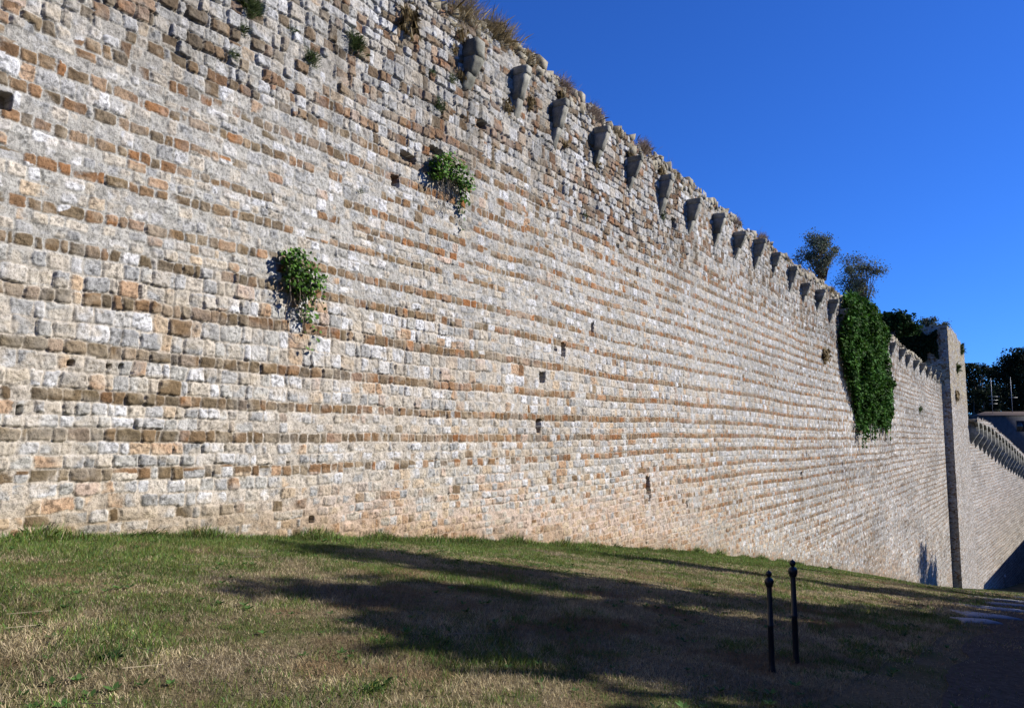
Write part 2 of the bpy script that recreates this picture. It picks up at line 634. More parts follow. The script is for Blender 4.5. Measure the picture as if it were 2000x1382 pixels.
    mc = mc * (0.74 + 0.5 * fbm(S * 7, H * 7, seed + 38, 3))[..., None]
    mc = mc * (1 - 0.45 * pits[..., None] * .8) * (1 - .18 * sst(22, 50, S))[..., None]
    inc = np.clip(inm + 0.55 * (1 - sst(0, .012, d)), 0, 1)
    col = col * (1 - inc[..., None]) + mc * inc[..., None]
    if style == 'main':
        fz = sst(26, 60, S)
        mot = .5 * vn(S * .45, H * 4.5, seed + 60) + .5 * vn(S * 1.1, H * 7, seed + 61)
        blot = fbm(S * .16, H * .5, seed + 62, 3)
        col = col * (1 - .17 * fz + fz * ((mot - .5) * .6 + (blot - .5) * .5))[..., None]
        tint = (fz * sst(.54, .68, fbm(S * .22, H * .7, seed + 63, 3)) * .5 * (1 - sst(0, 5, H - base_h(S) - 3)))[..., None]
        col = col * (1 - tint) + col * np.array([1.0, .90, .78], f32) * tint
    elif style == 'bastion':
        mot = .5 * vn(S * .5, H * 3.5, seed + 60) + .5 * fbm(S * .3, H * .5, seed + 61, 3)
        col = col * (.72 + .5 * (mot - .3))[..., None]
        ms = (sst(3, 6, H) * sst(.35, .6, mot) * .8)[..., None]
        col = col * (1 - ms) + col * np.array([.86, .80, .60], f32) * ms
    else:
        mot = .5 * vn(S * .25, H * 3.5, seed + 60) + .5 * fbm(S * .1, H * .4, seed + 61, 3)
        col = col * (.70 + .7 * (mot - .4))[..., None]
    if style == 'main':                    # rain streaks running down from the crest and old damp stains
        stn = sst(.52, .8, .7 * vn(S * 1.7, H * .16, seed + 80) + .3 * vn(S * 6, H * .5, seed + 81)) * sst(1.5, 7.5, H)
        dmp = sst(.55, .75, fbm(S * .3, H * .35, seed + 82, 4))
        col = col * (1 - (.26 * stn + .13 * dmp)[..., None] * np.array([.92, .98, 1.08], f32))
    # the upper zone is greyer and more weathered
    up1 = (up * .55)[..., None]
    g = col.mean(-1, keepdims=True)
    col = col * (1 - up1 * .35) + g * np.array([1.0, .985, .92], f32) * up1 * .35
    col = col * (1 - .17 * up1)
    # soil splash near the ground
    if style == 'main':
        spl = sst(.45, .0, H - base_h(S) - .25 * vn(S * 1.5, H * 0, seed + 83)) * .3
        col = col * (1 - spl[..., None] * np.array([.7, .9, 1.2], f32))
    # putlog holes
    for (s0, h0, hw, hh, dp) in holes:
        m = (np.abs(S - s0) < hw * 2.2) & (np.abs(H - h0) < hh * 2.2)
        if m.any():
            ex = np.maximum(np.abs(S[m] - s0) / hw, np.abs(H[m] - h0) / hh) + .35 * (vn(S[m] * 14, H[m] * 14, 77) - .5)
            t = sst(1.06, .86, ex)
            disp[m] = disp[m] * (1 - t) - dp * t
            col[m] = col[m] * (1 - .45 * t)[..., None]
    return disp.astype(f32), np.clip(col, .01, .85).astype(f32), (j, k)


def sheet(S1, H1, place, topf, botf, seed, style, holes=()):
    """one grid of masonry: returns verts, quads, colours"""
    S, H = np.meshgrid(S1, H1, indexing='ij')
    disp, col, (j, k) = masonry(S, H, seed, style, holes)
    # ragged crest: whole stones are missing
    keep = np.ones(S.shape, bool)
    if topf is not None:
        cs = S
        hid = _hash(j, k, seed + 90)
        keep &= EDG[j + 1] < topf(cs) + (hid - .5) * .34 + .05
    keep &= H > botf(S)
    idx = np.arange(S.size).reshape(S.shape)
    a, b, c, d = idx[:-1, :-1], idx[1:, :-1], idx[1:, 1:], idx[:-1, 1:]
    ok = keep[:-1, :-1] & keep[1:, :-1] & keep[1:, 1:] & keep[:-1, 1:]
    Q = np.stack([a[ok], b[ok], c[ok], d[ok]], 1)
    V = place(S, H, disp).reshape(-1, 3)
    used = np.zeros(len(V), bool)
    used[Q.ravel()] = True
    mp = np.cumsum(used) - 1
    return V[used], mp[Q], col.reshape(-1, 3)[used]


def join(parts):
    Vs, Qs, Cs = [], [], []
    b = 0
    for V, Q, C in parts:
        Vs.append(V)
        Qs.append(Q + b)
        Cs.append(C)
        b += len(V)
    return np.concatenate(Vs), np.concatenate(Qs), np.concatenate(Cs)


def top_main(s):
    return np.interp(s, [-6, 12, 14, 17, 20, 24, 30, 40, 52, 60, 64, 72, 80, 90, 105, 116],
                     [9.1, 9.1, 9.4, 9.5, 9.2, 9.25, 9.0, 9.05, 9.0, 9.0, 8.9, 8.75, 8.5, 8.3, 7.5, 7.0]) + .34 * (fbm(s * .55, s * 0 + 3, 51, 3) - .5)


print('building wall')
parts = [
    sheet(np.arange(-6, 3.62, .06), np.arange(-1.9, 9.9, .05), wp, top_main, lambda s: base_h(s) - .5, 3, 'main', HOLES),
    sheet(np.arange(3.6, 13.01, .0145), np.arange(-2.7, 9.9, .0145), wp, top_main, lambda s: base_h(s) - .5, 3, 'main', HOLES),
    sheet(np.arange(13.0, 26.02, .022), np.arange(-4.4, 9.9, .0175), wp, top_main, lambda s: base_h(s) - .5, 3, 'main', HOLES),
    sheet(np.arange(26.0, 50.05, .04), np.arange(-8.4, 9.9, .028), wp, top_main, lambda s: base_h(s) - .5, 3, 'main', HOLES),
    sheet(np.arange(50.0, 114, .075), np.arange(-21, 9.7, .05), wp, top_main, lambda s: base_h(s) - .6, 3, 'main', HOLES),
]
V, Q, C = join(parts)
city = mesh('city_wall', V, Q, M_STONE, col=C, smooth=True)
tag(city, 'long high medieval wall of pale stone striped with brown courses, rising from the grass bank', 'wall')
# solid core and back of the wall
mb = MB()
cs = [(-6.0, 8.3), (50, 8.3), (64, 8.1), (80, 7.7), (105, 6.8), (113.5, 6.3)]
for (a, ha), (b, hb) in zip(cs[:-1], cs[1:]):
    lo = [wp(a, float(base_h(a)) - 1, -.14), wp(b, float(base_h(b)) - 1, -.14), wp(b, float(base_h(b)) - 1, -1.7), wp(a, float(base_h(a)) - 1, -1.7)]
    hi = [wp(a, ha, -.14), wp(b, hb, -.14), wp(b, hb, -1.7), wp(a, ha, -1.7)]
    mb.prism(lo, hi)
mb.build('wall_core', M_RUB, city)
# the broken crest: rubble blocks across the thickness
rng = np.random.default_rng(5)
ICO = np.array([(x, y, z) for x in (-1, 1) for y in (-1, 1) for z in (-1, 1)], float)
CUBEF = [(0, 1, 3, 2), (4, 6, 7, 5), (0, 4, 5, 1), (2, 3, 7, 6), (0, 2, 6, 4), (1, 5, 7, 3)]
Vr, Fr = [], []
s = 4.0
nb = 0
while s < 112:
    st_ = .13 + .0022 * s
    for w in (-.05, -.4, -.8, -1.2, -1.5):
        if rng.random() < .12:
            continue
        sz = np.array([rng.uniform(.09, .2), rng.uniform(.09, .2), rng.uniform(.06, .15)]) * (1 + s * .004)
        rot = rng.uniform(-.5, .5)
        P = ICO * sz * rng.uniform(.75, 1.2, (8, 3))
        hh = float(top_main(s)) - .16 + rng.uniform(-.28, .20)
        o = wp(s + rng.uniform(-.1, .1), hh, w - sz[1] * .3)
        ca, sa = math.cos(rot), math.sin(rot)
        Pw = (P[:, :1] * ca - P[:, 1:2] * sa) * U + (P[:, :1] * sa + P[:, 1:2] * ca) * (-N) + P[:, 2:3] * np.array([0, 0, 1.0])
        Vr.append(o + Pw + (P[:, :1] * rng.uniform(-.3, .3)) * np.array([0, 0, 1.0]))
        Fr += [[i + nb for i in f] for f in CUBEF]
        nb += 8
    s += st_
mesh('crest_rubble', np.concatenate(Vr), np.array(Fr), M_RUB, city)

# corbels of the lost gallery
CORB = [(1002, 147), (1080, 210), (1159, 262), (1224, 318), (1287, 353), (1340, 399), (1391, 426), (1431, 461), (1470, 475), (1506, 500), (1538, 527),
        (1564, 559), (1592, 571), (1617, 590), (1638, 608), (1737, 672), (1755, 684), (1768, 695), (1783, 706), (1795, 712), (1808, 718), (1818, 724), (1828, 730)]


def corbel(s, h, p, ht, wd, parent, block=None):
    """three weathered stones stepping back under each other"""
    block = ht * .13 if block is None else block
    cuts = [(h + .03, h - block, p + .015, p), (h - block - .004, h - block - (ht - block) * .5, p - .012, p * .5), (h - block - (ht - block) * .5 - .004, h - ht, p * .49, .02)]
    m = MB()
    for q, (z1, z0, p1, p0) in enumerate(cuts):
        o0, o1 = rng.uniform(-.014, .014), rng.uniform(-.02, .02)
        n_ = 4
        ring = []
        for t in np.linspace(0, 1, n_):                       # stations up the block
            z = z0 + (z1 - z0) * t
            w = p0 + (p1 - p0) * t
            row = []
            for f_, ww in ((0, -.25), (0, w * .35), (0, w * .7), (.01, w), (.3, w + .008), (.7, w + .008), (.99, w), (1, w * .7), (1, w * .35), (1, -.25)):
                a = (o0 if f_ < .5 else o1) + wd * f_
                row.append(wp(s + a + rng.uniform(-.012, .012), z + rng.uniform(-.01, .01), ww + rng.uniform(-.008, .008)))
            ring.append(row)
        k = len(ring[0])
        V = [v for row in ring for v in row]
        fs = [tuple(range(k)), tuple((n_ - 1) * k + i for i in range(k))[::-1]]
        for i in range(n_ - 1):
            for j in range(k):
                j2 = (j + 1) % k
                fs.append((i * k + j2, i * k + j, (i + 1) * k + j, (i + 1) * k + j2))
        m.add(V, fs)
    return m.build('corbel', M_CORB, parent)


for i, (px, py) in enumerate(CORB):
    s, h = onwall(px, py)
    far = px > 1700
    q = min(1, max(0, (s - 15) / 35))
    corbel(s - .1, h + .1, rng.uniform(.36, .54) + .10 * q, rng.uniform(.95, 1.32) + .15 * q, rng.uniform(.2, .27) + .09 * q, city)
s, h = onwall(900, 88)
corbel(s, h + .05, .40, 1.05, .32, city, block=.36)

# ------------------------------------------------------------------ the bastion
print('bastion')
TB = 0.95
H_T = onwall(1860, 645, TB)[1]


def tp(S, H, d):
    return wp(S, H, TB + d)


def tl(S, H, d):       # side face towards the camera: S runs across the wall (w)
    S, H, d = np.broadcast_arrays(S, H, d)
    return (S_T0 - d)[..., None] * U + (D - S)[..., None] * N + (H + EYE)[..., None] * np.array([0, 0, 1.0])


def top_t(s):
    return H_T - .1 + .8 * (fbm(s * .35, s * 0 + 8, 61, 3) - .5)


b0 = lambda s: base_h(s) - 1.5
parts = [sheet(np.arange(S_T0, S_T1 + .05, .08), np.arange(-26, H_T + .6, .05), tp, top_t, b0, 23, 'bastion'),
         sheet(np.arange(-5.5, TB + .02, .045), np.arange(-20, H_T + .6, .05), tl, lambda s: H_T + 0 * s - .1 * (s < -1), lambda s: -20.5 + 0 * s, 33, 'bastion')]
V, Q, C = join(parts)
tower = mesh('wall_bastion', V, Q, M_STONE, col=C, smooth=True)
tag(tower, 'tall projecting stone bastion with a narrow dark shaded side, ending the striped wall', 'bastion')
mb = MB()
lo = [wp(a, -27, w) for a, w in ((S_T0 + .12, TB - .14), (S_T1, TB - .14), (S_T1, -6), (S_T0 + .12, -5.5))]
hi = [wp(a, H_T - .35, w) for a, w in ((S_T0 + .12, TB - .14), (S_T1, TB - .14), (S_T1, -6), (S_T0 + .12, -5.5))]
mb.prism(lo, hi)
mb.build('bastion_core', M_RUB, tower)

# ------------------------------------------------------------------ the far wall with its machicolation
print('far wall')
U2 = np.array([math.sin(PHI2), math.cos(PHI2), 0.0])
N2 = np.array([-math.cos(PHI2), math.sin(PHI2), 0.0])
P0 = wp(S_T1, 0, TB)


def fp(S, H, d):
    S, H, d = np.broadcast_arrays(np.asarray(S, float), np.asarray(H, float), np.asarray(d, float))
    return P0 + S[..., None] * U2 - d[..., None] * N2 + H[..., None] * np.array([0, 0, 1.0])


def onfar(px, py, w=0.0):
    r = ray(px, py)
    P0e = P0 - np.array([0, 0, EYE]) - w * N2
    t = (P0e @ N2) / (r @ N2)
    P = r * t
    return (P - P0e) @ U2, P[2]


ft = [onfar(1890, 808, .9), onfar(1930, 826, .9), onfar(1965, 856, .9), onfar(1998, 888, .9)]
FT = ([-20] + [p[0] for p in ft] + [ft[-1][0] + 60], [ft[0][1] + .6] + [p[1] for p in ft] + [ft[-1][1] - 9])
fb = [onfar(1893, 865), onfar(1930, 893), onfar(1965, 918), onfar(2000, 938)]
top_f = lambda s: np.interp(s, *FT)
lowb = lambda s: np.interp(s, [p[0] for p in fb], [p[1] for p in fb], left=fb[0][1], right=None) - np.maximum(s - fb[-1][0], 0) * .12
# face
V, Q, C = sheet(np.arange(-.2, 190, .16), np.arange(-44, 6.0, .07), fp, lambda s: top_f(s) - 1.0, lambda s: -44.5 + 0 * s, 43, 'far')
farw = mesh('city_wall', V, Q, M_STONE, col=C, smooth=True)
tag(farw, 'distant lower wall beyond the bastion, running downhill under a row of narrow corbels', 'wall')
# parapet carried by corbels and small arches
PW = 1.25
sg = np.arange(-.2, 190, 1.0)
mb = MB()
mb.prism([fp(-.2, -45, -.15), fp(190, -45, -.15), fp(190, -45, -2), fp(-.2, -45, -2)],
         [fp(-.2, float(top_f(-.2)) - 1.6, -.15), fp(190, float(top_f(190)) - 1.6, -.15), fp(190, float(top_f(190)) - 1.6, -2), fp(-.2, float(top_f(-.2)) - 1.6, -2)])
mb.build('wall_core', M_RUB, farw)
Vp, Qp, Cp = sheet(np.arange(-.2, 190, .16), np.arange(-20, 6.0, .07), lambda S, H, d: fp(S, H, PW + d), top_f, lambda s: top_f(s) - .75, 53, 'far')
par = mesh('parapet', Vp, Qp, M_STONE, farw, col=Cp, smooth=True)
mb = MB()
for a in np.arange(-.2, 189, 3.0):
    b = a + 3.0
    ta, tb = float(top_f(a)) - .3, float(top_f(b)) - .3
    mb.prism([fp(a, ta - .42, PW - .12), fp(b, tb - .42, PW - .12), fp(b, tb - .42, -.3), fp(a, ta - .42, -.3)],
             [fp(a, ta, PW - .12), fp(b, tb, PW - .12), fp(b, tb, -.3), fp(a, ta, -.3)])
mb.build('parapet_core', M_RUB, farw)
pitch = 4.6
nfc = int(118 / pitch)
for i in range(nfc):
    s = .9 + i * pitch
    t = float(top_f(s)) - .73
    b = float(lowb(s))
    m = MB()
    hm = t - (t - b) * .50
    prof = [(-.25, t), (PW, t), (PW, hm), (PW * .5, hm - (hm - b) * .5), (.03, b), (-.25, b)]
    m.prism([fp(s, hh, w) for w, hh in prof], [fp(s + .8, hh, w) for w, hh in prof])
    # springing of the little arch
    for sd in (-1, 1):
        e0, e1 = (s, s - 1.8) if sd < 0 else (s + .8, s + 2.6)
        pts = [(e0, t + .02), (e1, t + .02), (e0 + (e1 - e0) * .35, t - .22), (e0, t - .7)]
        if sd < 0:
            pts = pts[::-1]
        m.prism([fp(a_, h_, PW - .01) for a_, h_ in pts], [fp(a_, h_, PW - .4) for a_, h_ in pts])
    m.build('corbel', M_CORB, farw)

# ------------------------------------------------------------------ ground
print('ground')


def axis(*segs):
    return np.unique(np.round(np.concatenate([np.arange(a, b, st) for a, b, st in segs]), 4))


gs = axis((-900, -60, 60), (-60, -10, 2.5), (-10, 30, .2), (30, 130, .6), (130, 300, 3), (300, 1500, 60))
gv = axis((-900, -40, 50), (-40, -2, 3), (-2, 12, .16), (12, 40, .6), (40, 100, 4), (100, 900, 50))
Sg, Vg = np.meshgrid(gs, gv, indexing='ij')
Wg = Vg + wall_line(Sg)
Hg = gh(Sg, Wg)
idx = np.arange(Sg.size).reshape(Sg.shape)
Qg = np.stack([idx[:-1, :-1], idx[:-1, 1:], idx[1:, 1:], idx[1:, :-1]], -1).reshape(-1, 4)[:, ::-1]
Vgr = wp(Sg, Hg, Wg).reshape(-1, 3)


def straw_mask(X, Y):
    """0 green .. 1 dry, in world metres"""
    s = X * U[0] + Y * U[1]
    w = D - (X * N[0] + Y * N[1])
    n = .40 * fbm(X * .6, Y * .6, 201, 3) + .35 * fbm(X * 2.4, Y * 2.4, 205, 2) + .25 * vn(X * 7, Y * 7, 207)
    a = n + .14 * sst(.8, 4.5, w) - .16 * sst(1.3, .1, w) - .05
    a = a - .09 * sst(9, 17, s) * sst(8, 2, w)
    return sst(.34, .68, a)


m, nt, out = new_mat('grassy_soil')
at = nd(nt, 'ShaderNodeAttribute', attribute_name='Col')
geo = nd(nt, 'ShaderNodeNewGeometry')
n1 = noise_node(nt, 28, 5, 0.7, geo.outputs['Position'])
r1 = ramp(nt, n1.outputs['Fac'], [(0.3, g3(.5)), (0.5, g3(.95)), (0.72, g3(1.45))])
c = mixc(nt, at.outputs['Color'], r1.outputs['Color'])
b = nd(nt, 'ShaderNodeBsdfPrincipled')
b.inputs['Roughness'].default_value = 1.0
b.inputs['Specular IOR Level'].default_value = 0.05
nt.links.new(c, b.inputs['Base Color'])
bm_ = nd(nt, 'ShaderNodeBump')
bm_.inputs['Strength'].default_value = .8
bm_.inputs['Distance'].default_value = .03
nt.links.new(n1.outputs['Fac'], bm_.inputs['Height'])
nt.links.new(bm_.outputs['Normal'], b.inputs['Normal'])
nt.links.new(b.outputs['BSDF'], out.inputs['Surface'])
M_SOIL = m
sm = straw_mask(Vgr[:, 0], Vgr[:, 1])[:, None]
cg = np.array([.080, .088, .032]) * (1 - sm) + np.array([.16, .125, .07]) * sm
ground = mesh('ground', Vgr, Qg, M_SOIL, col=cg, smooth=True)
tag(ground, kind='structure')

# trodden earth path along the right
pl = [onground(*p) for p in [(1800, 1500), (1840, 1330), (1880, 1262), (1930, 1222), (1968, 1200), (1995, 1184)]]
pr = [onground(*p) for p in [(2600, 1500), (2400, 1330), (2300, 1262), (2230, 1222), (2170, 1200), (2120, 1184)]]
Vp_, Qp_ = [], []
nx = 14
rows = []
for a, b in zip(pl, pr):
    rows.append((a, b))
fine_rows = []
for (a0, b0_), (a1, b1) in zip(rows[:-1], rows[1:]):
    for t in np.linspace(0, 1, 10, endpoint=False):
        fine_rows.append((a0 + (a1 - a0) * t, b0_ + (b1 - b0_) * t))
for a, b in fine_rows:
    for t in np.linspace(0, 1, nx):
        P = a + (b - a) * max(0, t + (.0 if t > .3 else .035 * math.sin(len(Vp_) * 1.3) + .02 * math.sin(len(Vp_) * .37)))
        Vp_.append((P[0], P[1], float(gz(P[0], P[1])) + .012))
for i in range(len(fine_rows) - 1):
    for q in range(nx - 1):
        Qp_.append((i * nx + q, i * nx + q + 1, (i + 1) * nx + q + 1, (i + 1) * nx + q))
M_EARTH = plain_material('trodden_earth', (.055, .044, .032), (.14, .11, .08), 14, 1.0, .03, 0, .8)
path = mesh('path', np.array(Vp_), np.array(Qp_), M_EARTH, smooth=True)
tag(path, kind='structure')

# grass
print('grass')


def blades(X, Y, hgt, wid, lean, col):
    n = len(X)
    Z = gz(X, Y)
    B = np.stack([X, Y, Z - .005], 1)
    an = R.random(n) * 2 * math.pi
    la = R.random(n) * 2 * math.pi
    side = np.stack([np.cos(an), np.sin(an), np.zeros(n)], 1) * (wid * .5)[:, None]
    tip = np.stack([np.cos(la) * lean * hgt, np.sin(la) * lean * hgt, hgt * np.sqrt(np.maximum(1 - lean * lean, .05))], 1)
    mid = tip * .5 + np.stack([np.zeros(n), np.zeros(n), hgt * .12], 1)
    V = np.stack([B - side, B + side, B + mid + side * .7, B + tip, B + mid - side * .7], 1).reshape(-1, 3)
    F_ = (np.arange(n) * 5)[:, None] + np.array([[0, 1, 2, 3, 4]])
    return V, F_, np.repeat(col, 5, 0)


def scatter(s0, s1, w0, w1, n):
    s = R.uniform(s0, s1, n)
    w = R.uniform(w0, w1, n)
    P = wp(s, 0 * s, w)
    return P[:, 0], P[:, 1], s, w


Vs, Fs_, Cs_ = [], [], []
nbv = 0
for (s0, s1, w0, w1, n, hs, ws) in [(1.5, 9, 0, 8.6, 260000, .042, .0048), (9, 16, 0, 8.8, 130000, .045, .008), (16, 30, 0, 8.8, 110000, .05, .015), (30, 60, 0, 9, 60000, .07, .03),
                                    (60, 125, -.2, 9, 40000, .1, .06), (1.5, 14, 8.4, 13.5, 26000, .035, .006), (14, 34, 8.6, 14, 16000, .05, .014), (2, 12, -.05, .3, 11000, .11, .008), (12, 40, -.05, .35, 14000, .12, .016), (-3, 2, 2, 8, 30000, .042, .0048)]:
    X, Y, s, w = scatter(s0, s1, w0, w1, n)
    keep = (X * X + Y * Y > 9)
    X, Y, s, w = X[keep], Y[keep], s[keep], w[keep]
    n = len(X)
    dry = straw_mask(X, Y)
    if w1 < 1:
        dry = dry * .3
    isdry = R.random(n) < dry * .86 + .13
    g = np.stack([R.uniform(.095, .19, n), R.uniform(.15, .25, n), R.uniform(.035, .07, n)], 1)
    st = np.array([.51, .43, .27]) * R.uniform(.55, 1.25, n)[:, None] * np.array([1, 1, 1]) + R.uniform(-.02, .02, (n, 3))
    rust = sst(.56, .72, fbm(X * 1.6, Y * 1.6, 211, 3))[:, None]
    st = st * (1 - rust * .7) + np.array([.26, .155, .08]) * R.uniform(.6, 1.2, n)[:, None] * rust * .7
    grey = sst(.5, .7, fbm(X * 1.1, Y * 1.1, 215, 3))[:, None]
    st = st * (1 - grey * .45) + np.array([.22, .185, .15]) * R.uniform(.6, 1.3, n)[:, None] * grey * .45
    dk = .72 + .5 * vn(X * 1.8, Y * 1.8, 217)[:, None]
    col = np.where(isdry[:, None], st, g) * dk
    tall = .55 + .9 * vn(X * 1.1, Y * 1.1, 301)
    hgt = hs * R.uniform(.45, 1.5, n) * tall * np.where(isdry, .95, 1.15)
    if w1 < 1:
        hgt = hgt * (.5 + 1.5 * vn(s * 1.4, s * 0 + 4, 303) ** 2.0)
    lean = np.where(isdry, R.uniform(.3, .97, n), R.uniform(.15, .8, n))
    V, F_, C = blades(X, Y, hgt, ws * R.uniform(.6, 1.3, n), lean, np.clip(col, .01, .8))
    Vs.append(V)
    Fs_.append(F_ + nbv)
    Cs_.append(C)
    nbv += len(V)
ns = 34                                   # mown straws lying about
X, Y, s, w = scatter(1.5, 12, 1, 8.6, ns)
an = R.uniform(-.5, .9, ns)
Ls = R.uniform(.1, .38, ns)
e = np.stack([np.cos(an), np.sin(an)], 1) * Ls[:, None] * .5
x0, y0, x1, y1 = X - e[:, 0], Y - e[:, 1], X + e[:, 0], Y + e[:, 1]
nx_, ny_ = -np.sin(an) * .0013, np.cos(an) * .0013
z0, z1 = gz(x0, y0) + .03, gz(x1, y1) + R.uniform(.03, .07, ns)
V = np.stack([np.stack([x0 - nx_, y0 - ny_, z0], 1), np.stack([x0 + nx_, y0 + ny_, z0 + .004], 1), np.stack([x1 + nx_, y1 + ny_, z1 + .004], 1), np.stack([x1, y1, z1 + .002], 1), np.stack([x1 - nx_, y1 - ny_, z1], 1)], 1).reshape(-1, 3)
Vs.append(V)
Fs_.append((np.arange(ns) * 5)[:, None] + np.arange(5)[None] + nbv)
Cs_.append(np.repeat(np.array([[.36, .30, .21]]) * R.uniform(.7, 1.2, (ns, 1)), 5, 0))
X, Y, s, w = scatter(1.5, 14, .3, 9.5, 900)              # flat rosettes of small weeds
sel = fbm(X * 1.3, Y * 1.3, 231, 2) > .5
X, Y = X[sel], Y[sel]
for x_, y_ in zip(X, Y):
    q_ = R.integers(4, 9)
    L_ = R.uniform(.025, .06)
    z_ = float(gz(x_, y_)) + .012
    gcol = np.array([.06, .12, .03]) * R.uniform(.6, 1.5)
    for a_ in R.random() * 3 + np.arange(q_) * 6.283 / q_ + R.normal(size=q_) * .2:
        d_ = np.array([math.cos(a_), math.sin(a_), R.uniform(.25, .7)]) * L_
        t_ = np.array([-math.sin(a_), math.cos(a_), 0]) * L_ * .28
        o_ = np.array([x_, y_, z_])
        Vs.append(np.array([o_, o_ + d_ * .55 + t_, o_ + d_ * .9 + t_ * .6, o_ + d_, o_ + d_ * .55 - t_]))
        Fs_.append(np.arange(5)[None] + nbv + 5 * ns)
        Cs_.append(np.tile(gcol, (5, 1)))
        nbv += 5
gr = mesh('grass', np.concatenate(Vs), np.concatenate(Fs_), M_GRASS, col=np.concatenate(Cs_))
tag(gr, kind='stuff', cat='grass', label='short dry grass with green patches on the bank below the wall')

# ------------------------------------------------------------------ foliage helpers
LEAF5 = np.array([(0, -.5), (.38, -.12), (.27, .3), (0, .55), (-.27, .3), (-.38, -.12)])


def leaves(P, size, nrm=None, col=(.05, .1, .02), cvar=.4, shape=LEAF5, sp_=1.0, aspect=1.0, spread=1.0):
    n = len(P)
    nv = R.normal(size=(n, 3)) * spread
    if nrm is not None:
        nv = nv + np.asarray(nrm)
    nv /= np.linalg.norm(nv, axis=1, keepdims=True)
    t = R.normal(size=(n, 3))
    t -= (t * nv).sum(1, keepdims=True) * nv
    t /= np.linalg.norm(t, axis=1, keepdims=True)
    b = np.cross(nv, t)
    sz = size * R.uniform(.6, 1.3, n)
    V = P[:, None, :] + (shape[None, :, :1] * t[:, None, :] + shape[None, :, 1:] * b[:, None, :] * aspect) * sz[:, None, None]
    k = len(shape)
    F_ = (np.arange(n) * k)[:, None] + np.arange(k)[None]
    c = np.asarray(col) * (1 + cvar * R.uniform(-1, 1, (n, 1))) * (1 + .15 * R.uniform(-1, 1, (n, 3)))
    return V.reshape(-1, 3), F_, np.repeat(np.clip(c, .003, .8), k, 0)


def in_poly(x, y, poly):
    inside = np.zeros(len(x), bool)
    j = len(poly) - 1
    for i in range(len(poly)):
        xi, yi = poly[i]
        xj, yj = poly[j]
        c = ((yi > y) != (yj > y)) & (x < (xj - xi) * (y - yi) / (yj - yi + 1e-9) + xi)
        inside ^= c
        j = i
    return inside


def poly_sh(pts, w=0):
    return np.array([onwall(x, y, w) for x, y in pts])


def sample_poly(poly, n):
    out_s, out_h = [], []
    lo, hi = poly.min(0), poly.max(0)
    got = 0
    while got < n:
        p = R.uniform(lo, hi, (4 * n, 2))
        p = p[in_poly(p[:, 0], p[:, 1], poly)]
        out_s.append(p[:, 0])
        out_h.append(p[:, 1])
        got += len(p)
    return np.concatenate(out_s)[:n], np.concatenate(out_h)[:n]


def hanging_plant(name, polys, label, cat, leaf, nden, out_, cols, twigs):
    """creeper rooted in the wall; polys = [(outline, count, reach)]"""
    root = empty(name)
    tag(root, label, cat, 'creepers hanging on the wall face')
    Vs, Fs2, Cs2 = [], [], []
    nb_ = 0
    for poly, n, reach in polys:
        P = poly_sh(poly)
        s, h = sample_poly(P, n)
        top = P[:, 1].max()
        w = .06 + reach * R.random(n) ** 1.3
        pos = wp(s, h, w)
        nrm = (-N * .9 + np.array([0, 0, .55]) + U * .2)
        c = np.asarray(cols[0]) * (1 - R.random((n, 1))) + np.asarray(cols[1]) * R.random((n, 1))
        V, F_, C = leaves(pos, leaf, nrm, (1, 1, 1), .25, spread=.55)
        C = C * np.repeat(c, 6, 0)
        Vs.append(V)
        Fs2.append(F_ + nb_)
        Cs2.append(C)
        nb_ += len(V)
    fo = mesh('foliage', np.concatenate(Vs), np.concatenate(Fs2), M_LEAF, root, col=np.concatenate(Cs2))
    m_ = MB()
    for (a, b_, k) in twigs:
        sa, ha = onwall(*a)
        sb, hb = onwall(*b_)
        for _ in range(k):
            e = (sb + R.uniform(-.35, .35), hb + R.uniform(-.35, .35))
            pts = []
            for t in np.linspace(0, 1, 5):
                pts.append(wp(sa + (e[0] - sa) * t + R.uniform(-.03, .03), ha + (e[1] - ha) * t, .03 + .22 * math.sin(t * 2.6) * R.uniform(.3, 1)))
            m_.tube(pts, [.011, .009, .007, .006, .004], 4)
    m_.build('stems', M_TWIG, root)
    return root


print('plants')
hanging_plant('wall_creeper', [([(541, 488), (575, 492), (600, 525), (616, 545), (614, 565), (600, 575), (580, 590), (560, 572), (545, 552), (543, 520)], 620, .30),
                               ([(575, 570), (618, 550), (628, 575), (618, 600), (600, 632), (582, 630), (576, 600)], 60, .25),
                               ([(560, 590), (620, 590), (625, 690), (585, 690)], 22, .12)],
              'lower left of the two bright green creepers on the wall face, with trailing sprays', 'plant', .072, 1, 1, ((.035, .105, .010), (.13, .27, .03)),
              [((556, 500), (598, 600), 9), ((556, 505), (575, 640), 8), ((560, 500), (620, 590), 5)])
hanging_plant('wall_creeper', [([(838, 305), (858, 302), (880, 318), (898, 340), (905, 362), (903, 385), (888, 378), (872, 355), (852, 356), (836, 352), (829, 340)], 620, .34),
                               ([(885, 370), (906, 365), (908, 395), (895, 415), (884, 400)], 46, .25),
                               ([(890, 400), (905, 405), (902, 450), (893, 450)], 12, .1)],
              'higher of the two bright green creepers, growing out of a dark hole near mid wall', 'plant', .08, 1, 1, ((.035, .105, .010), (.13, .27, .03)),
              [((848, 306), (866, 400), 12), ((850, 306), (895, 395), 6)])

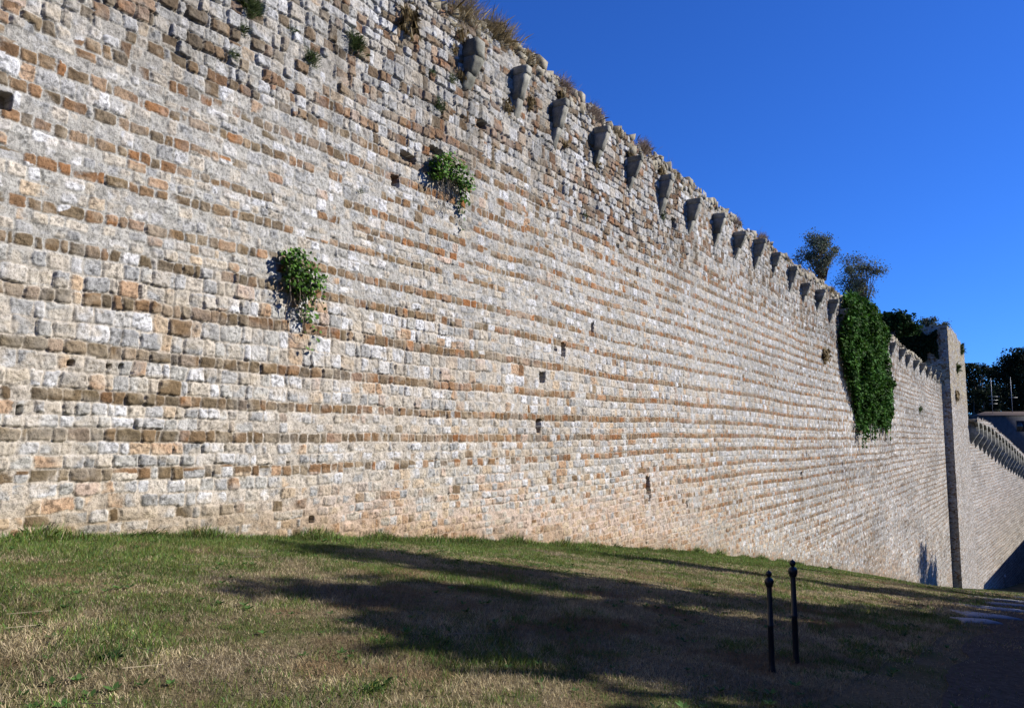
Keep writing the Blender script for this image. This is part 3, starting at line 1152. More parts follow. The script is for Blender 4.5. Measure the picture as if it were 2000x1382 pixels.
# great ivy curtain
ivy = empty('ivy_curtain')
tag(ivy, 'huge dark green ivy curtain hanging from the wall top down the face', 'ivy')
IV = [(1655, 578), (1668, 573), (1690, 585), (1708, 605), (1722, 632), (1733, 655), (1735, 690), (1733, 720), (1740, 760), (1747, 795), (1741, 815), (1734, 836), (1722, 826), (1712, 812), (1704, 818), (1697, 812), (1690, 836), (1682, 846),
      (1683, 825), (1678, 800), (1670, 768), (1659, 735), (1650, 700), (1646, 660), (1647, 610)]
P = poly_sh(IV, .35)
n = 30000
s, h = sample_poly(P, n)
bulge = fbm(s * .55, h * .7, 401, 3)
edge_ = .25 + .75 * np.clip((bulge - .3) * 2.2, 0, 1)
w = edge_ * R.random(n) ** .45
s = s + R.normal(size=n) * .2
h = h + R.normal(size=n) * .16
V, F_, C = leaves(wp(s, h, w), .23, -N * .8 + np.array([0, 0, .7]), (.026, .070, .010), .5, spread=.7)
lt_ = vn(s * 1.6, h * 2.2, 411)
C = C * np.repeat(.6 + 1.1 * lt_, 6)[:, None]
tip = np.repeat((R.random(n) < .14)[:, None], 6, 0)
C = np.where(tip, C * np.array([2.2, 1.9, 1.7]), C)
SP = []                                   # loose trailing shoots below and beside the curtain
for _ in range(60):
    k_ = R.random()
    px, py = (1676 + 64 * k_, 800 + 22 * R.random()) if R.random() < .7 else (1650 + 30 * k_, 690 + 110 * k_)
    a_, b_ = onwall(px, py, .3)
    L_ = R.uniform(.4, 2.2)
    q_ = np.arange(0, L_, .09)
    ph = R.uniform(0, 6)
    SP.append(wp(a_ + .10 * np.sin(q_ * 2 + ph) + R.normal(size=len(q_)) * .05 - .25 * q_ * R.random(), b_ - q_, .12 + .2 * R.random()))
SP = np.concatenate(SP)
V2, F2, C2 = leaves(SP, .17, -N * .8 + np.array([0, 0, .6]), (.035, .085, .014), .5, spread=.6)
F2 = F2 + len(V)
V, F_, C = np.concatenate([V, V2]), np.concatenate([F_, F2]), np.concatenate([C, C2])
mesh('foliage', V, F_, M_DARK, ivy, col=C)
m_ = MB()
for px, py in [(1665, 585), (1685, 600), (1700, 620), (1715, 640)]:
    a, b_ = onwall(px, py)
    pts = [wp(a + R.uniform(-.4, .4) * k, b_ - k * 2.2, .12) for k in range(5)]
    m_.tube(pts, [.08, .07, .06, .05, .03], 6)
m_.build('stems', M_BARK, ivy)


def blob_crown(c, rad, n, leaf, col, cvar, mat, name, parent, flat=1.0, holes=.5, seed=0, clump=None):
    """leaf clumps spread through an uneven ellipsoid"""
    nc = clump or max(12, n // 130)
    d_ = R.normal(size=(nc, 3))
    d_ /= np.linalg.norm(d_, axis=1, keepdims=True)
    rr = R.random(nc) ** .42
    cc = np.asarray(c) + d_ * rr[:, None] * np.asarray(rad) * R.uniform(.8, 1.12, (nc, 1))
    k = R.integers(0, nc, n)
    sz = np.mean(rad) * R.uniform(.09, .27, nc)
    P_ = cc[k] + R.normal(size=(n, 3)) * sz[k][:, None] * np.array([1, 1, .75])
    V, F_, C = leaves(P_, leaf, np.array([0, 0, .6]), col, cvar)
    tone = R.uniform(.65, 1.45, nc)
    C = C * np.repeat(tone[k], 6)[:, None]
    return mesh(name, V, F_, mat, parent, col=np.clip(C, .002, .6)), cc


def shrub(name, base, top_c, rad, label, cat, n, leaf, col, mat=M_OLIVE, stems=14, group=None):
    root = empty(name)
    tag(root, label, cat, group)
    m_ = MB()
    cr, cc = blob_crown(top_c, rad, n, leaf, col, .45, mat, 'crown', root, clump=26 if mat is M_OLIVE else None)
    for i in range(stems):
        e = cc[R.integers(0, len(cc))]
        b_ = np.asarray(base) + R.normal(size=3) * np.array([.12, .12, 0])
        mid = b_ + (e - b_) * .5 + R.normal(size=3) * .12
        m_.tube([b_, mid, e], [.045, .028, .01], 5)
    m_.build('stems', M_BARK, root)
    return root


def P3(px, py, w=-.6):
    s_, h_ = onwall(px, py, w)
    return wp(s_, h_, w)


def mpp(px, py, w=-.6):
    r = ray(px, py)
    return (D - w) / (r @ N) / F      # metres per photo pixel at that spot


k = mpp(1597, 500)
shrub('olive_shrub', P3(1605, 548), P3(1595, 492), np.array([36, 36, 42]) * k, 'grey green olive bush on the wall crest, left of two', 'shrub', 8500, .085, (.13, .145, .10), stems=40, group='olive bushes on the wall crest')
k = mpp(1678, 540)
r_ = shrub('olive_shrub', P3(1688, 610), P3(1676, 538), np.array([40, 40, 50]) * k, 'grey green olive bush rising behind the ivy curtain, looser of two', 'shrub', 8500, .095, (.13, .145, .10), stems=50, group='olive bushes on the wall crest')
k = mpp(1750, 632)
shrub('ivy_clump', P3(1745, 655), P3(1749, 636), np.array([36, 30, 24]) * k, 'rounded dark ivy clump on the wall top beyond the curtain', 'shrub', 9000, .24, (.016, .040, .010), M_DARK, 8)
k = mpp(1822, 640)
shrub('leafy_shrub', P3(1815, 670, -2), P3(1820, 640, -2), np.array([28, 28, 20]) * k, 'sparse dark shrub on top of the bastion', 'shrub', 5000, .2, (.08, .095, .06), M_OLIVE, 24)
# shaded ivy on the bastion's side
iv2 = empty('ivy_clump')
tag(iv2, 'black looking ivy hanging on the shaded side of the bastion top', 'ivy')
n = 5000
PP = []
for _ in range(n):
    w_ = R.uniform(-5.0, -.2) if R.random() < .8 else R.uniform(-5, -2)
    lo_ = 8.6 + 1.8 * float(vn(np.array([w_ * .9]), np.array([1.0]), 91)[0]) * (1 if w_ < -1.5 else 1.6)
    h_ = R.uniform(lo_, H_T - .2 - 1.6 * float(vn(np.array([w_ * .8]), np.array([7.0]), 92)[0]))
    PP.append(wp(S_T0 - R.random() ** 1.5 * .9, h_ + .0, w_))
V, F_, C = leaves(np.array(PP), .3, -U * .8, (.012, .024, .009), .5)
mesh('foliage', V, F_, M_DARK, iv2, col=C)


# ------------------------------------------------------------------ grass tufts and weeds on the wall
def tuft(name, s, h, w, n, ht, spread, cols, label, cat, group, droop=.3, wid=.012, bw=.5, bh=.25):
    """a clump of thin curved blades; their feet are scattered over a patch of the stones"""
    o = wp(s, h, w)
    Vs, Fs2, Cs2 = [], [], []
    Z1 = np.array([0, 0, 1.0])
    nc = max(4, n // 20)
    cs_ = .38 if n > 160 else .2
    cen = [(R.uniform(-cs_, cs_), R.uniform(-cs_, cs_)) for _ in range(nc)]
    for i in range(n):
        cx_, cz_ = cen[R.integers(0, nc)]
        b_ = U * ht * bw * (cx_ + R.normal() * .4) + Z1 * ht * bh * (cz_ + R.normal() * .4) - N * R.uniform(-.04, .05)
        a = R.uniform(-1.4, 1.4)
        dirv = U * math.sin(a) * spread + (-N) * abs(math.cos(a)) * spread * .8 + Z1 * R.uniform(.1, 1.0)
        dirv /= np.linalg.norm(dirv)
        L = ht * R.uniform(.25, 1.0) ** 1.2
        e = R.normal(size=3)
        sd = np.cross(dirv, e)
        sd = sd / np.linalg.norm(sd) * wid * .5 * R.uniform(.6, 1.2)
        p1 = b_ + dirv * L * .5
        p2 = p1 + dirv * L * .5 * (1 - .5 * droop) - Z1 * droop * L * R.uniform(.2, 1.1)
        Vs += [b_ - sd, b_ + sd, p1 + sd * .8, p2, p1 - sd * .8]
        Fs2.append([i * 5 + q for q in range(5)])
        c_ = np.asarray(cols[0]) + (np.asarray(cols[1]) - np.asarray(cols[0])) * R.random()
        Cs2 += [c_ * R.uniform(.75, 1.25)] * 5
    ob = mesh(name, np.array(Vs), np.array(Fs2), M_GRASS, col=np.array(Cs2))
    ob.location = o
    return tag(ob, label, cat, group)


DRY = ((.20, .155, .085), (.42, .33, .19))
PURP = ((.20, .15, .12), (.36, .29, .24))
GRN = ((.045, .07, .022), (.10, .14, .05))
G1 = 'dry grass tufts along the wall crest'
crest = [(900, 40, .9, 260, 'on the wall crest just above the first broken corbel'),
         (975, 92, .75, 330, 'on the crest between the first and second corbel'),
         (1030, 118, .4, 120, 'on the crest right over the second corbel'),
         (1100, 158, .5, 170, 'on the crest over the third corbel, greyish plumes'),
         (1158, 222, .5, 190, 'on the crest above the fourth corbel'),
         (1205, 258, .3, 90, 'on the crest between the fourth and fifth corbel'),
         (1255, 292, .55, 240, 'on the crest over the gap after the fifth corbel'),
         (1318, 335, .3, 80, 'small, beside the dark gap in the crest over the seventh corbel'),
         (1435, 425, .45, 110, 'on the crest above the ninth corbel, thin purplish stalks'),
         (1485, 455, .6, 200, 'on the crest shortly before the olive bushes, wide and thin'),
         (1535, 498, .35, 90, 'on the crest just left of the first olive bush'),
         (1622, 560, .5, 150, 'on the crest under the right edge of the first olive bush')]
for i, (px, py, ht, n, txt) in enumerate(crest):
    s, h = onwall(px, py)
    far = .5 + .5 * min(2.5, s / 18)
    tuft('grass_tuft', s, float(top_main(s)) - .16, .03, n * 3, ht * .9, .55, PURP if i in (3, 4, 6, 8, 9) else DRY, 'dry grass tuft ' + txt, 'grass tuft', G1, .2, .006 * far * 1.6, 1.1, .35)
for px, py, ht, n, txt in [(1310, 330, .75, 5, 'on the crest over the seventh corbel'), (1212, 262, .55, 4, 'on the crest right of the fourth corbel')]:
    s, h = onwall(px, py)
    tuft('dry_stalk', s, float(top_main(s)) - .15, -.1, n * 6, ht, .16, PURP, 'lone tall dry stalks standing ' + txt, 'plant', None, .05, .014, .02, .25)
face = [(790, 45, .55, 420, DRY, 'big hanging straw coloured grass tuft at the photo top, left of the crest'),
        (895, 72, .4, 150, DRY, 'straw grass tuft on the face just above the first corbel'),
        (885, 100, .3, 70, DRY, 'thin grass tuft left of the first corbel on the wall face'),
        (895, 148, .3, 90, DRY, 'dry grass tuft under the first corbel on the wall face'),
        (985, 210, .35, 130, DRY, 'dry grass tuft at the foot of the second corbel'),
        (1030, 205, .35, 110, DRY, 'dry grass tuft right of the second corbel foot'),
        (1090, 195, .42, 200, DRY, 'thick straw tuft on top of the third corbel'),
        (1225, 305, .3, 110, DRY, 'straw tuft resting on top of the fifth corbel'),
        (1288, 340, .38, 190, DRY, 'thick straw tuft on top of the sixth corbel'),
        (1100, 285, .3, 80, DRY, 'faint dry tuft below the third corbel on the wall face'),
        (1160, 325, .3, 70, DRY, 'faint dry tuft below the fourth corbel on the wall face'),
        (1608, 695, .9, 170, DRY, 'wide brownish grass tuft on the wall left of the ivy curtain'),
        (1650, 648, .8, 160, DRY, 'brownish grass tuft at the left edge of the ivy curtain'),
        (487, 18, .42, 300, GRN, 'green weed clump at the very top edge, left half of the wall'),
        (472, 62, .2, 110, GRN, 'small green weed below the clump at the top edge'),
        (452, 112, .2, 110, GRN, 'small green weed on a white stone, lowest of the three at upper left'),
        (602, 118, .34, 260, GRN, 'mid sized green weed growing on the upper wall face, left of a darker bush'),
        (690, 92, .42, 420, GRN, 'largest dark green weed bush on the upper wall face'),
        (565, 62, .16, 60, GRN, 'tiny green weed between the top edge clump and the dark bush'),
        (853, 210, .34, 170, GRN, 'green and straw weed above the higher creeper'),
        (880, 158, .28, 120, GRN, 'grey green weed under the first corbel'),
        (840, 145, .2, 70, GRN, 'pale green weed left of the first corbel'),
        (1138, 425, .22, 70, GRN, 'single green weed on the wall below the fourth corbel'),
        (1290, 425, .3, 90, GRN, 'green weed beneath the sixth corbel'),
        (700, 375, .12, 40, GRN, 'tiny green sprig right of the three holes at mid wall'),
        (1795, 800, .9, 60, GRN, 'dark green weed spot on the wall near the bastion'),
        (1868, 720, 1.4, 140, GRN, 'greenish weed growing on the upper front of the bastion'),
        (1866, 775, 1.5, 150, DRY, 'brownish weeds on the bastion front beneath the green one'),
        (1876, 684, 1.6, 160, GRN, 'green bush tuft sprouting near the top right corner of the bastion')]
for px, py, ht, n, cols, txt in face:
    s, h = onwall(px, py)
    w_ = .05
    if px > 1850:
        s, h = onwall(px, py, TB)
        w_ = TB + .05
    far = max(1, s / 14)
    tuft('grass_tuft' if cols is DRY else 'wall_weed', s, h, w_, int(n * 1.5), ht * .8, .8, cols, txt, 'grass tuft' if cols is DRY else 'weed',
         'dry grass tufts on the wall face' if cols is DRY else 'green weeds on the wall face', .95 if cols is DRY else .4, .007 * far, .55, .6)
for px, py, ht, n, txt in [(1350, 1078, .35, 120, 'green weed at the wall foot, left of the iron posts'),
                           (1612, 1098, .5, 60, 'dark weed at the wall foot right of the posts'),
                           (1190, 1060, .3, 90, 'green weed at the wall foot below mid wall'),
                           (1000, 1054, .22, 130, 'low broad leafed weed at the wall foot, centre'),
                           (862, 1052, .2, 110, 'low weed at the wall foot left of centre'),
                           (265, 1040, .25, 260, 'bright green weed patch at the wall foot, far left')]:
    s, h = onwall(px, py)
    tuft('foot_weed', s, float(base_h(s)) - .02, .12, n, ht, .9, ((.05, .08, .02), (.11, .16, .05)), txt, 'weed', 'weeds at the wall foot', .3, .008 * max(1, s / 10), 1.2, .1)
for px, py, ht, n, txt in [(720, 1345, .16, 150, 'dark green herb in the dry grass at the bottom centre left'),
                           (210, 1282, .14, 130, 'green herb patch in the dry grass at lower left'),
                           (860, 1258, .12, 70, 'small green herb at the lower edge of the tree shadow'),
                           (735, 1250, .1, 70, 'small grey green herb left of the shadow edge herb')]:
    g_ = onground(px, py)
    s_, w_ = g_ @ U, D - g_ @ N
    tuft('green_herb', s_, g_[2] - EYE - .01, w_, n, ht, 1.0, ((.03, .08, .025), (.07, .15, .05)), txt, 'herb', 'green herbs in the dry grass', .3, .008, 1.0, .0)

# ------------------------------------------------------------------ iron posts
print('posts')
pb = None
for i, (px, pt, pbm, lab) in enumerate([(1508, 1112, 1312, 'black iron post with two stacked ball finials, left and nearer of the pair'),
                                        (1555, 1091, 1295, 'black iron post with two stacked ball finials, right and farther of the pair')]):
    g_ = onground(px, pbm)
    x_, y_, z_ = g_
    r0, r1_ = ray(px, pbm), ray(px - 5, pt)
    ph = ((r1_[2] / r1_[1]) - (r0[2] / r0[1])) * y_
    gzz = float(gz(x_, y_))
    print('post', i, x_, y_, z_, 'height', ph)
    zb = z_ - .0
    if pb is None:
        root = empty('iron_post', (x_, y_, zb))
        pm = MB()
        pm.lathe([(.036, -.35), (.036, .03), (.031, .045), (.030, .10), (.028, .44), (.031, .445), (.031, .465), (.027, .47), (.0245, .83), (.0245, .835)], 20)
        sh = pm.build('shaft', M_IRON, root, smooth=True)
        fm = MB()
        fm.lathe([(.0245, .828), (.034, .835), (.036, .842), (.036, .850), (.041, .858), (.045, .872), (.046, .884), (.043, .900), (.034, .914), (.022, .922), (.017, .926), (.017, .932)] +
                 [(.0305 * math.cos(t), .961 + .0305 * math.sin(t)) for t in np.linspace(-.9, 1.4, 9)] + [(.006, .994), (.004, 1.0)], 22)
        fi = fm.build('finial', M_IRON, root, smooth=True)
        pb = (root, sh, fi)
    else:
        root = pb[0].copy()
        COL.objects.link(root)
        root.location = (x_, y_, zb)
        for ch in pb[1:]:
            c_ = ch.copy()
            COL.objects.link(c_)
            c_.parent = root
    root.scale = (ph, ph, ph)
    tag(root, lab, 'post', 'pair of iron posts on the grass')

# paving slabs beside the path
SL = [((1874, 1209), (1936, 1217)), ((1899, 1198), (1952, 1205)), ((1920, 1187.5), (1968, 1192)), ((1946, 1178.5), (1987, 1182)), ((1964, 1172.5), (2000, 1176)), ((1974, 1165), (2008, 1169)), ((1984, 1159), (2012, 1162))]
ordn = ['nearest and largest', 'second nearest', 'third from the nearest', 'fourth from the nearest', 'fifth from the nearest', 'sixth from the nearest', 'farthest']
for (a, b_), o_ in zip(SL, ordn):
    c_ = onground((a[0] + b_[0]) / 2, (a[1] + b_[1]) / 2)
    e0 = onground(a[0], (a[1] + b_[1]) / 2)
    e1 = onground(b_[0], (a[1] + b_[1]) / 2)
    n0 = onground((a[0] + b_[0]) / 2, b_[1])
    f0 = onground((a[0] + b_[0]) / 2, a[1])
    hw = np.linalg.norm((e1 - e0)[:2]) / 2
    hd = np.linalg.norm((f0 - n0)[:2]) / 2
    print('slab', o_, np.round(c_, 1), round(hw, 2), round(hd, 2))
    hw, hd = min(hw, 2.2) * .84, min(max(hd, .25), 1.2) * .72
    ax = np.array([1, 0.0])
    pts = []
    for sx, sy in ((-1, -1), (1, -1), (1, 1), (-1, 1)):
        X_, Y_ = c_[0] + sx * hw * R.uniform(.92, 1.05) + sy * hd * .12, c_[1] + sy * hd * R.uniform(.9, 1.05)
        pts.append((X_, Y_, float(gz(X_, Y_))))
    m_ = MB()
    m_.prism([(x, y, z - .08) for x, y, z in pts], [(x, y, z + .035) for x, y, z in pts])
    ob = m_.build('paving_slab', M_SLAB, loc=tuple(c_))
    bv = ob.modifiers.new('edge', 'BEVEL')
    bv.width = .02
    tag(ob, 'pale flat stone slab in the grass by the path, ' + o_ + ' in the row', 'slab', 'stone slabs along the path')

# ------------------------------------------------------------------ beyond the far wall: house and trees
print('far things')


def P_at(px, py, Z):
    r = ray(px, py)
    t = Z / r[1]
    return r * t + np.array([0, 0, EYE])


hs = empty('house', P_at(1960, 850, 262))
tag(hs, 'shaded pale house with one dark window and roof aerials behind the distant wall', 'house')
hl = np.array(hs.location)
A = P_at(1918, 812, 250)
Bq = P_at(2030, 826, 250)
ev = 0.5 * (A[2] + Bq[2])
dx = np.array([1, -.12, 0])
dx /= np.linalg.norm(dx)
dy = np.array([-dx[1], dx[0], 0])
L_ = np.linalg.norm((Bq - A)[:2]) + 4
A0 = np.array([A[0], A[1], 0])


def hp(a, b_, z):
    return A0 + dx * a + dy * b_ + np.array([0, 0, z])


zt = P_at(1960, 812, 250)[2]
zg = -8.0
m_ = MB()
m_.prism([hp(0, 0, zg), hp(L_, 0, zg), hp(L_, 9, zg), hp(0, 9, zg)], [hp(0, 0, zt), hp(L_, 0, zt), hp(L_, 9, zt), hp(0, 9, zt)])
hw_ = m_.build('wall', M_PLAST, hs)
m_ = MB()
m_.prism([hp(-.5, -.5, zt + .003), hp(L_ + .5, -.5, zt + .003), hp(L_ + .5, 9.5, zt + .003), hp(-.5, 9.5, zt + .003)],
         [hp(-.5, -.5, zt + .2), hp(L_ + .5, -.5, zt + .2), hp(L_ / 2 + 6, 4.5, zt + 1.5), hp(3, 4.5, zt + 1.5)])
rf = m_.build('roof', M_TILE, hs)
w0 = P_at(1989, 832, 250)
aw = (w0 - A0) @ dx
m_ = MB()
fr = .18
for (x0, x1, z0, z1) in [(-1.2, 1.2, -1.7, -1.7 + fr), (-1.2, 1.2, 1.7 - fr, 1.7), (-1.2, -1.2 + fr, -1.7 + fr, 1.7 - fr), (1.2 - fr, 1.2, -1.7 + fr, 1.7 - fr)]:
    m_.prism([hp(aw + x0, -.06, w0[2] + z0), hp(aw + x1, -.06, w0[2] + z0), hp(aw + x1, .1, w0[2] + z0), hp(aw + x0, .1, w0[2] + z0)],
             [hp(aw + x0, -.06, w0[2] + z1), hp(aw + x1, -.06, w0[2] + z1), hp(aw + x1, .1, w0[2] + z1), hp(aw + x0, .1, w0[2] + z1)])
wn = m_.build('window', M_TILE, hs)
m_ = MB()
m_.prism([hp(aw - 1.02, -.02, w0[2] - 1.52), hp(aw + 1.02, -.02, w0[2] - 1.52), hp(aw + 1.02, .05, w0[2] - 1.52), hp(aw - 1.02, .05, w0[2] - 1.52)],
         [hp(aw - 1.02, -.02, w0[2] + 1.52), hp(aw + 1.02, -.02, w0[2] + 1.52), hp(aw + 1.02, .05, w0[2] + 1.52), hp(aw - 1.02, .05, w0[2] + 1.52)])
pn = m_.build('pane', M_GLASS, wn)
for px, ptop, pbot, bars in [(1937, 738, 803, [(774, 12), (781, 9), (788, 8)]), (1976, 736, 808, [(776, 9)])]:
    m_ = MB()
    b_ = P_at(px + 2, pbot, 252)
    t_ = P_at(px - 2, ptop, 252)
    t_[1] = b_[1]
    t_[0] = b_[0]
    m_.tube([b_ - np.array([0, 0, 1.5]), t_], [.07, .06], 6)
    for y_, hw in bars:
        c_ = P_at(px, y_, 252)
        c_[0], c_[1] = b_[0], b_[1]
        d_ = dx * hw * 252 / F
        m_.tube([c_ - d_ * .6, c_ + d_ * 1.2], [.05, .05], 5)
    m_.build('aerial', M_METAL, rf)
for ch in [hw_, rf, wn]:
    ch.matrix_parent_inverse.identity()
    ch.location = Vector(ch.location) - Vector(hs.location)


def tree(name, base, top_z, rad, label, cat, n, leaf, col, mat=M_DARK, group=None, layers=5, conical=False, low=.3):
    base = np.asarray(base, float)
    root = empty(name, tuple(base))
    tag(root, label, cat, group)
    H_ = top_z - base[2]
    m_ = MB()
    tw = R.normal(size=2) * .02 * H_
    m_.tube([(0, 0, -1.5), (tw[0] * .3, tw[1] * .3, H_ * .3), (tw[0], tw[1], H_ * .62), (tw[0] * .8, tw[1] * .8, H_ * .9)], [H_ * .022 + .06, H_ * .018 + .04, H_ * .011 + .02, .03], 8)
    nc = max(14, n // 140)
    cc = []
    for _ in range(nc):
        if conical:
            f = R.random() ** .8
            rr = rad * (.16 + .95 * f ** .75) * math.sqrt(R.random())
            z = H_ * (1 - f * (1 - low))
        else:
            f = R.random()
            rr = rad * math.sqrt(max(0.03, 1 - (2 * f - 1) ** 2 * .9)) * R.random() ** .45
            z = H_ * (low + (1 - low) * f)
        a = R.random() * 6.283
        cc.append((rr * math.cos(a), rr * math.sin(a), z))
    cc = np.array(cc)
    if conical:
        cc[:3] = [(0, 0, H_ * .985), (0, 0, H_ * .95), (0, 0, H_ * .91)]
    for q in R.integers(0, nc, 12):
        e = cc[q]
        z0 = max(H_ * .2, e[2] * .7)
        m_.tube([(tw[0] * .5, tw[1] * .5, z0), (e[0] * .6, e[1] * .6, z0 + (e[2] - z0) * .5), tuple(e)], [H_ * .008 + .02, H_ * .005 + .01, .012], 5)
    m_.build('trunk', M_BARK, root, smooth=True)
    k_ = R.integers(0, nc, n)
    sz = rad * R.uniform(.11, .24, nc)
    P_ = cc[k_] + R.normal(size=(n, 3)) * sz[k_][:, None] * np.array([1, 1, .8 if not conical else 1.3])
    P_[:, 2] = np.minimum(P_[:, 2], H_ + .4)
    V, F_, C = leaves(P_, leaf, np.array([0, 0, .5]), col, .45)
    C = C * np.repeat(R.uniform(.6, 1.5, nc)[k_], 6)[:, None]
    mesh('crown', V, F_, mat, root, col=np.clip(C, .002, .5))
    return root


DG = (.012, .020, .010)
GT = 'dark trees behind the distant wall'


def ftree(px, ptop, Z, rad, label, n=7000, leaf=.75, **kw):
    t_ = P_at(px, ptop, Z)
    s_ = t_ @ U
    zb = float(inside_h(s_)) + EYE - 1
    return tree('broadleaf_tree', (t_[0], t_[1], zb), t_[2], rad, label, 'tree', n, leaf, DG, group=GT, **kw)


ftree(1903, 712, 285, 7.5, 'dark tree nearest the bastion with a feathery top, beyond the distant wall')
ftree(1932, 719, 300, 9, 'dark flat topped tree between bastion and the black tree, behind the aerials')
ftree(1962, 722, 305, 9, 'dark tree behind the right aerial, partly hidden by the black tree')
ftree(1985, 698, 275, 8.5, 'black tree near the right edge of the photo, above the house roof', n=9000)
ftree(2012, 682, 270, 9.5, 'tallest black tree, cut by the right edge of the photo', n=9000)
ftree(1912, 760, 262, 6, 'low dark tree left of the house roof, beside the bastion', n=5000)
ftree(1950, 765, 290, 9, 'low dark tree directly behind the house roof', n=5000, low=.1)

# small lamp in the shade by the far path
lp = onground(1964, 1147.5)
lt = empty('path_lamp', tuple(lp))
tag(lt, 'tiny pale path lamp standing in the dark shade at the end of the path', 'lamp')
kk = lp[1] / F
m_ = MB()
m_.tube([(0, 0, -.3), (0, 0, 19 * kk), (.3 * kk * 4, 0, 21 * kk)], [.05, .04, .035], 8)
m_.build('pole', M_METAL, lt)
m_ = MB()
m_.lathe([(.05, 20 * kk), (.16, 20.5 * kk), (.2, 21.5 * kk), (.13, 23.5 * kk), (.03, 24 * kk)], 12)
m_.build('lamp_head', plain_material('lamp_white', (.6, .6, .6), (.75, .75, .75), 3, .5), lt, smooth=True)

# ------------------------------------------------------------------ light
AZ, EL = math.radians(86), math.radians(31)
SUN = np.array([math.cos(EL) * math.sin(AZ), math.cos(EL) * math.cos(AZ), math.sin(EL)])

# trees to the right of the path: their long shadows lie over the grass
print('shade trees')
SH = [  # shadow tip in the photo, distance along the sunbeam, crown radius
    ((705, 1084), 19.0, 1.9), ((615, 1156), 20.0, 1.6), ((880, 1236), 18.0, 1.6), ((1500, 1345), 13.0, 2.0), ((1050, 1180), 18.0, 1.4), ((1330, 1222), 15.0, 2.0), ((1620, 1262), 13.0, 2.4), ((1780, 1222), 15.0, 2.2), ((1190, 1085), 24.0, 1.7), ((860, 1160), 19.0, 2.1),
    ((1000, 1235), 16.0, 1.7), ((1560, 1112), 27.0, 1.3), ((1250, 1278), 14.5, 1.7), ((1200, 1200), 17.0, 2.2), ((1000, 1130), 21.0, 1.5)]
lab_ = ['first', 'second', 'third', 'fourth', 'fifth', 'sixth', 'seventh', 'eighth', 'ninth', 'tenth', 'eleventh', 'twelfth', 'thirteenth', 'fourteenth', 'fifteenth']
for (p, t, rad), l_ in zip(SH, lab_):
    R = np.random.default_rng(900 + lab_.index(l_))
    g_ = onground(*p)
    tipw = g_ + SUN * t
    zb = float(gz(tipw[0], tipw[1]))
    print('tree', p, np.round(g_, 1), np.round(tipw, 1), 'height', round(tipw[2] - zb, 1), 'x/y', round(tipw[0] / tipw[1], 2))
    tree('cypress_tree', (tipw[0], tipw[1], zb), tipw[2], rad, 'tall dense dark cypress right of the path, ' + l_ + ' along the row', 'tree', 5600, .30, (.02, .035, .014), group='cypresses right of the path', conical=True, low=.06)
for i, (x_, y_, hh, rad) in enumerate([(11.5, 3.5, 5.5, 2.6), (13.5, 8.0, 6.5, 3.0), (15.5, 13.0, 6.0, 3.0), (19.5, 18.5, 7.0, 3.2), (12.5, -2.5, 9, 3.5), (24, 24, 8, 3.4), (30, 31, 9, 3.6)]):  # unseen low trees added to block sky light and deepen the path's shade
    zb = float(gz(x_, y_))
    tree('broadleaf_tree', (x_, y_, zb), zb + hh, rad, 'dense low leafy tree added right of the path to block sky light, ' + lab_[i] + ' in front of the cypresses', 'tree', 6000, .3, (.02, .035, .012), group='unseen sky blocking trees right of the path', low=.05)
for (x_, y_, hh, rad), l_ in zip([(-7, -10, 13, 4.2), (0, -9.5, 14, 4.5), (7, -9, 13, 4.2), (13, -9, 14, 4.5), (-13, -15, 12, 4.2)], lab_):  # unseen trees added behind the camera as occluders, cutting ambient sky light
    zb = float(gz(x_, y_))
    tree('broadleaf_tree', (x_, y_, zb), zb + hh, rad, 'big leafy tree added behind the viewpoint to cut sky light, ' + l_ + ' of its row', 'tree', 5000, .5, (.03, .05, .018), group='unseen sky blocking trees behind the viewpoint', low=.12)
# treetop whose shadow falls on the wall foot near the bastion
for px, py, l_ in [(1798, 1116, 'lowest of three'), (1809, 1103, 'tallest of three'), (1823, 1128, 'middle one of three')]:
    s_, h_ = onwall(px, py)
    tipw = wp(s_, h_, 0) + SUN * 30
    tree('broadleaf_tree', (tipw[0], tipw[1], float(gz(tipw[0], tipw[1]))), tipw[2], 4.6, 'leafy tree down the hill right of the path, ' + l_, 'tree', 4500, .5, (.02, .035, .014), group='leafy trees down the hill', low=.3)
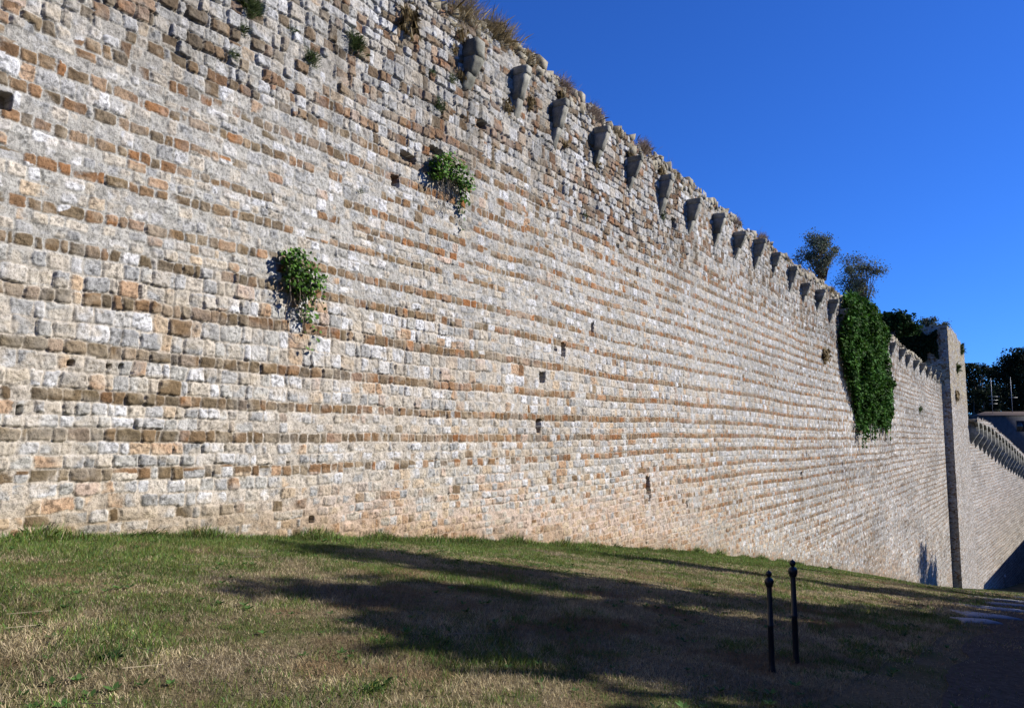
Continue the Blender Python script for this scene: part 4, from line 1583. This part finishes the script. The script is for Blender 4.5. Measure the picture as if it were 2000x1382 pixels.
# long building whose eaves line shades the far wall
a_ = fp(*onfar(1925, 1140), 0) + SUN * 22
b_ = fp(*onfar(2000, 1055), 0) + SUN * 22
dv = (b_ - a_)
a_ = a_ - dv * .03
b_ = a_ + dv * 1.6
pv = np.array([dv[1], -dv[0], 0])
pv /= np.linalg.norm(pv)
rh = empty('row_house', tuple(a_))
tag(rh, 'long plastered building right of the distant wall, outside the photo', 'house')
al = np.array(rh.location)
m_ = MB()
g0 = min(float(gz(a_[0], a_[1])), float(gz(b_[0], b_[1]))) - 2
q0 = [a_ - al, b_ - al, b_ - al + pv * 12, a_ - al + pv * 12]
m_.prism([(x[0], x[1], g0 - al[2]) for x in q0], [tuple(x) for x in q0])
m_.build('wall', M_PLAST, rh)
m_ = MB()
m_.prism([tuple(x + np.array([0, 0, .004])) for x in q0], [tuple(q0[0] + [0, 0, .2]), tuple(q0[1] + [0, 0, .2]), tuple(q0[1] + pv * 7 + [0, 0, 3]), tuple(q0[0] + pv * 7 + [0, 0, 3])])
m_.build('roof', M_TILE, rh)

sl = bpy.data.lights.new('sun', 'SUN')
sl.energy = 5.0
sl.angle = math.radians(.5)
sl.color = (1.0, .945, .855)
so = bpy.data.objects.new('sun', sl)
so.rotation_euler = Vector(-SUN).to_track_quat('-Z', 'Y').to_euler()
so.location = (20, 0, 30)
link(so)
W = bpy.data.worlds.new('World')
SC.world = W
W.use_nodes = True
nt = W.node_tree
sky = nt.nodes.new('ShaderNodeTexSky')
sky.sky_type = 'NISHITA'
sky.sun_disc = False
sky.sun_elevation = EL
sky.sun_rotation = AZ
sky.altitude = 400
sky.air_density = 1.0
sky.dust_density = 0.2
sky.ozone_density = 6.0
bg = nt.nodes['Background']
bg.inputs['Strength'].default_value = 0.066
nt.links.new(mixc(nt, sky.outputs['Color'], (.34, .78, 1.62)), bg.inputs['Color'])

cam = bpy.data.cameras.new('camera')
cam.sensor_width = 36
cam.lens = 28.0
cam.clip_end = 5000
co = bpy.data.objects.new('camera', cam)
co.location = (0, 0, EYE)
co.rotation_euler = (math.pi / 2 + PIT, 0, 0)
link(co)
SC.camera = co
vs = SC.view_settings
vs.view_transform = 'Standard'
vs.look = 'None'
vs.exposure = 0.62
vs.gamma = 1.0
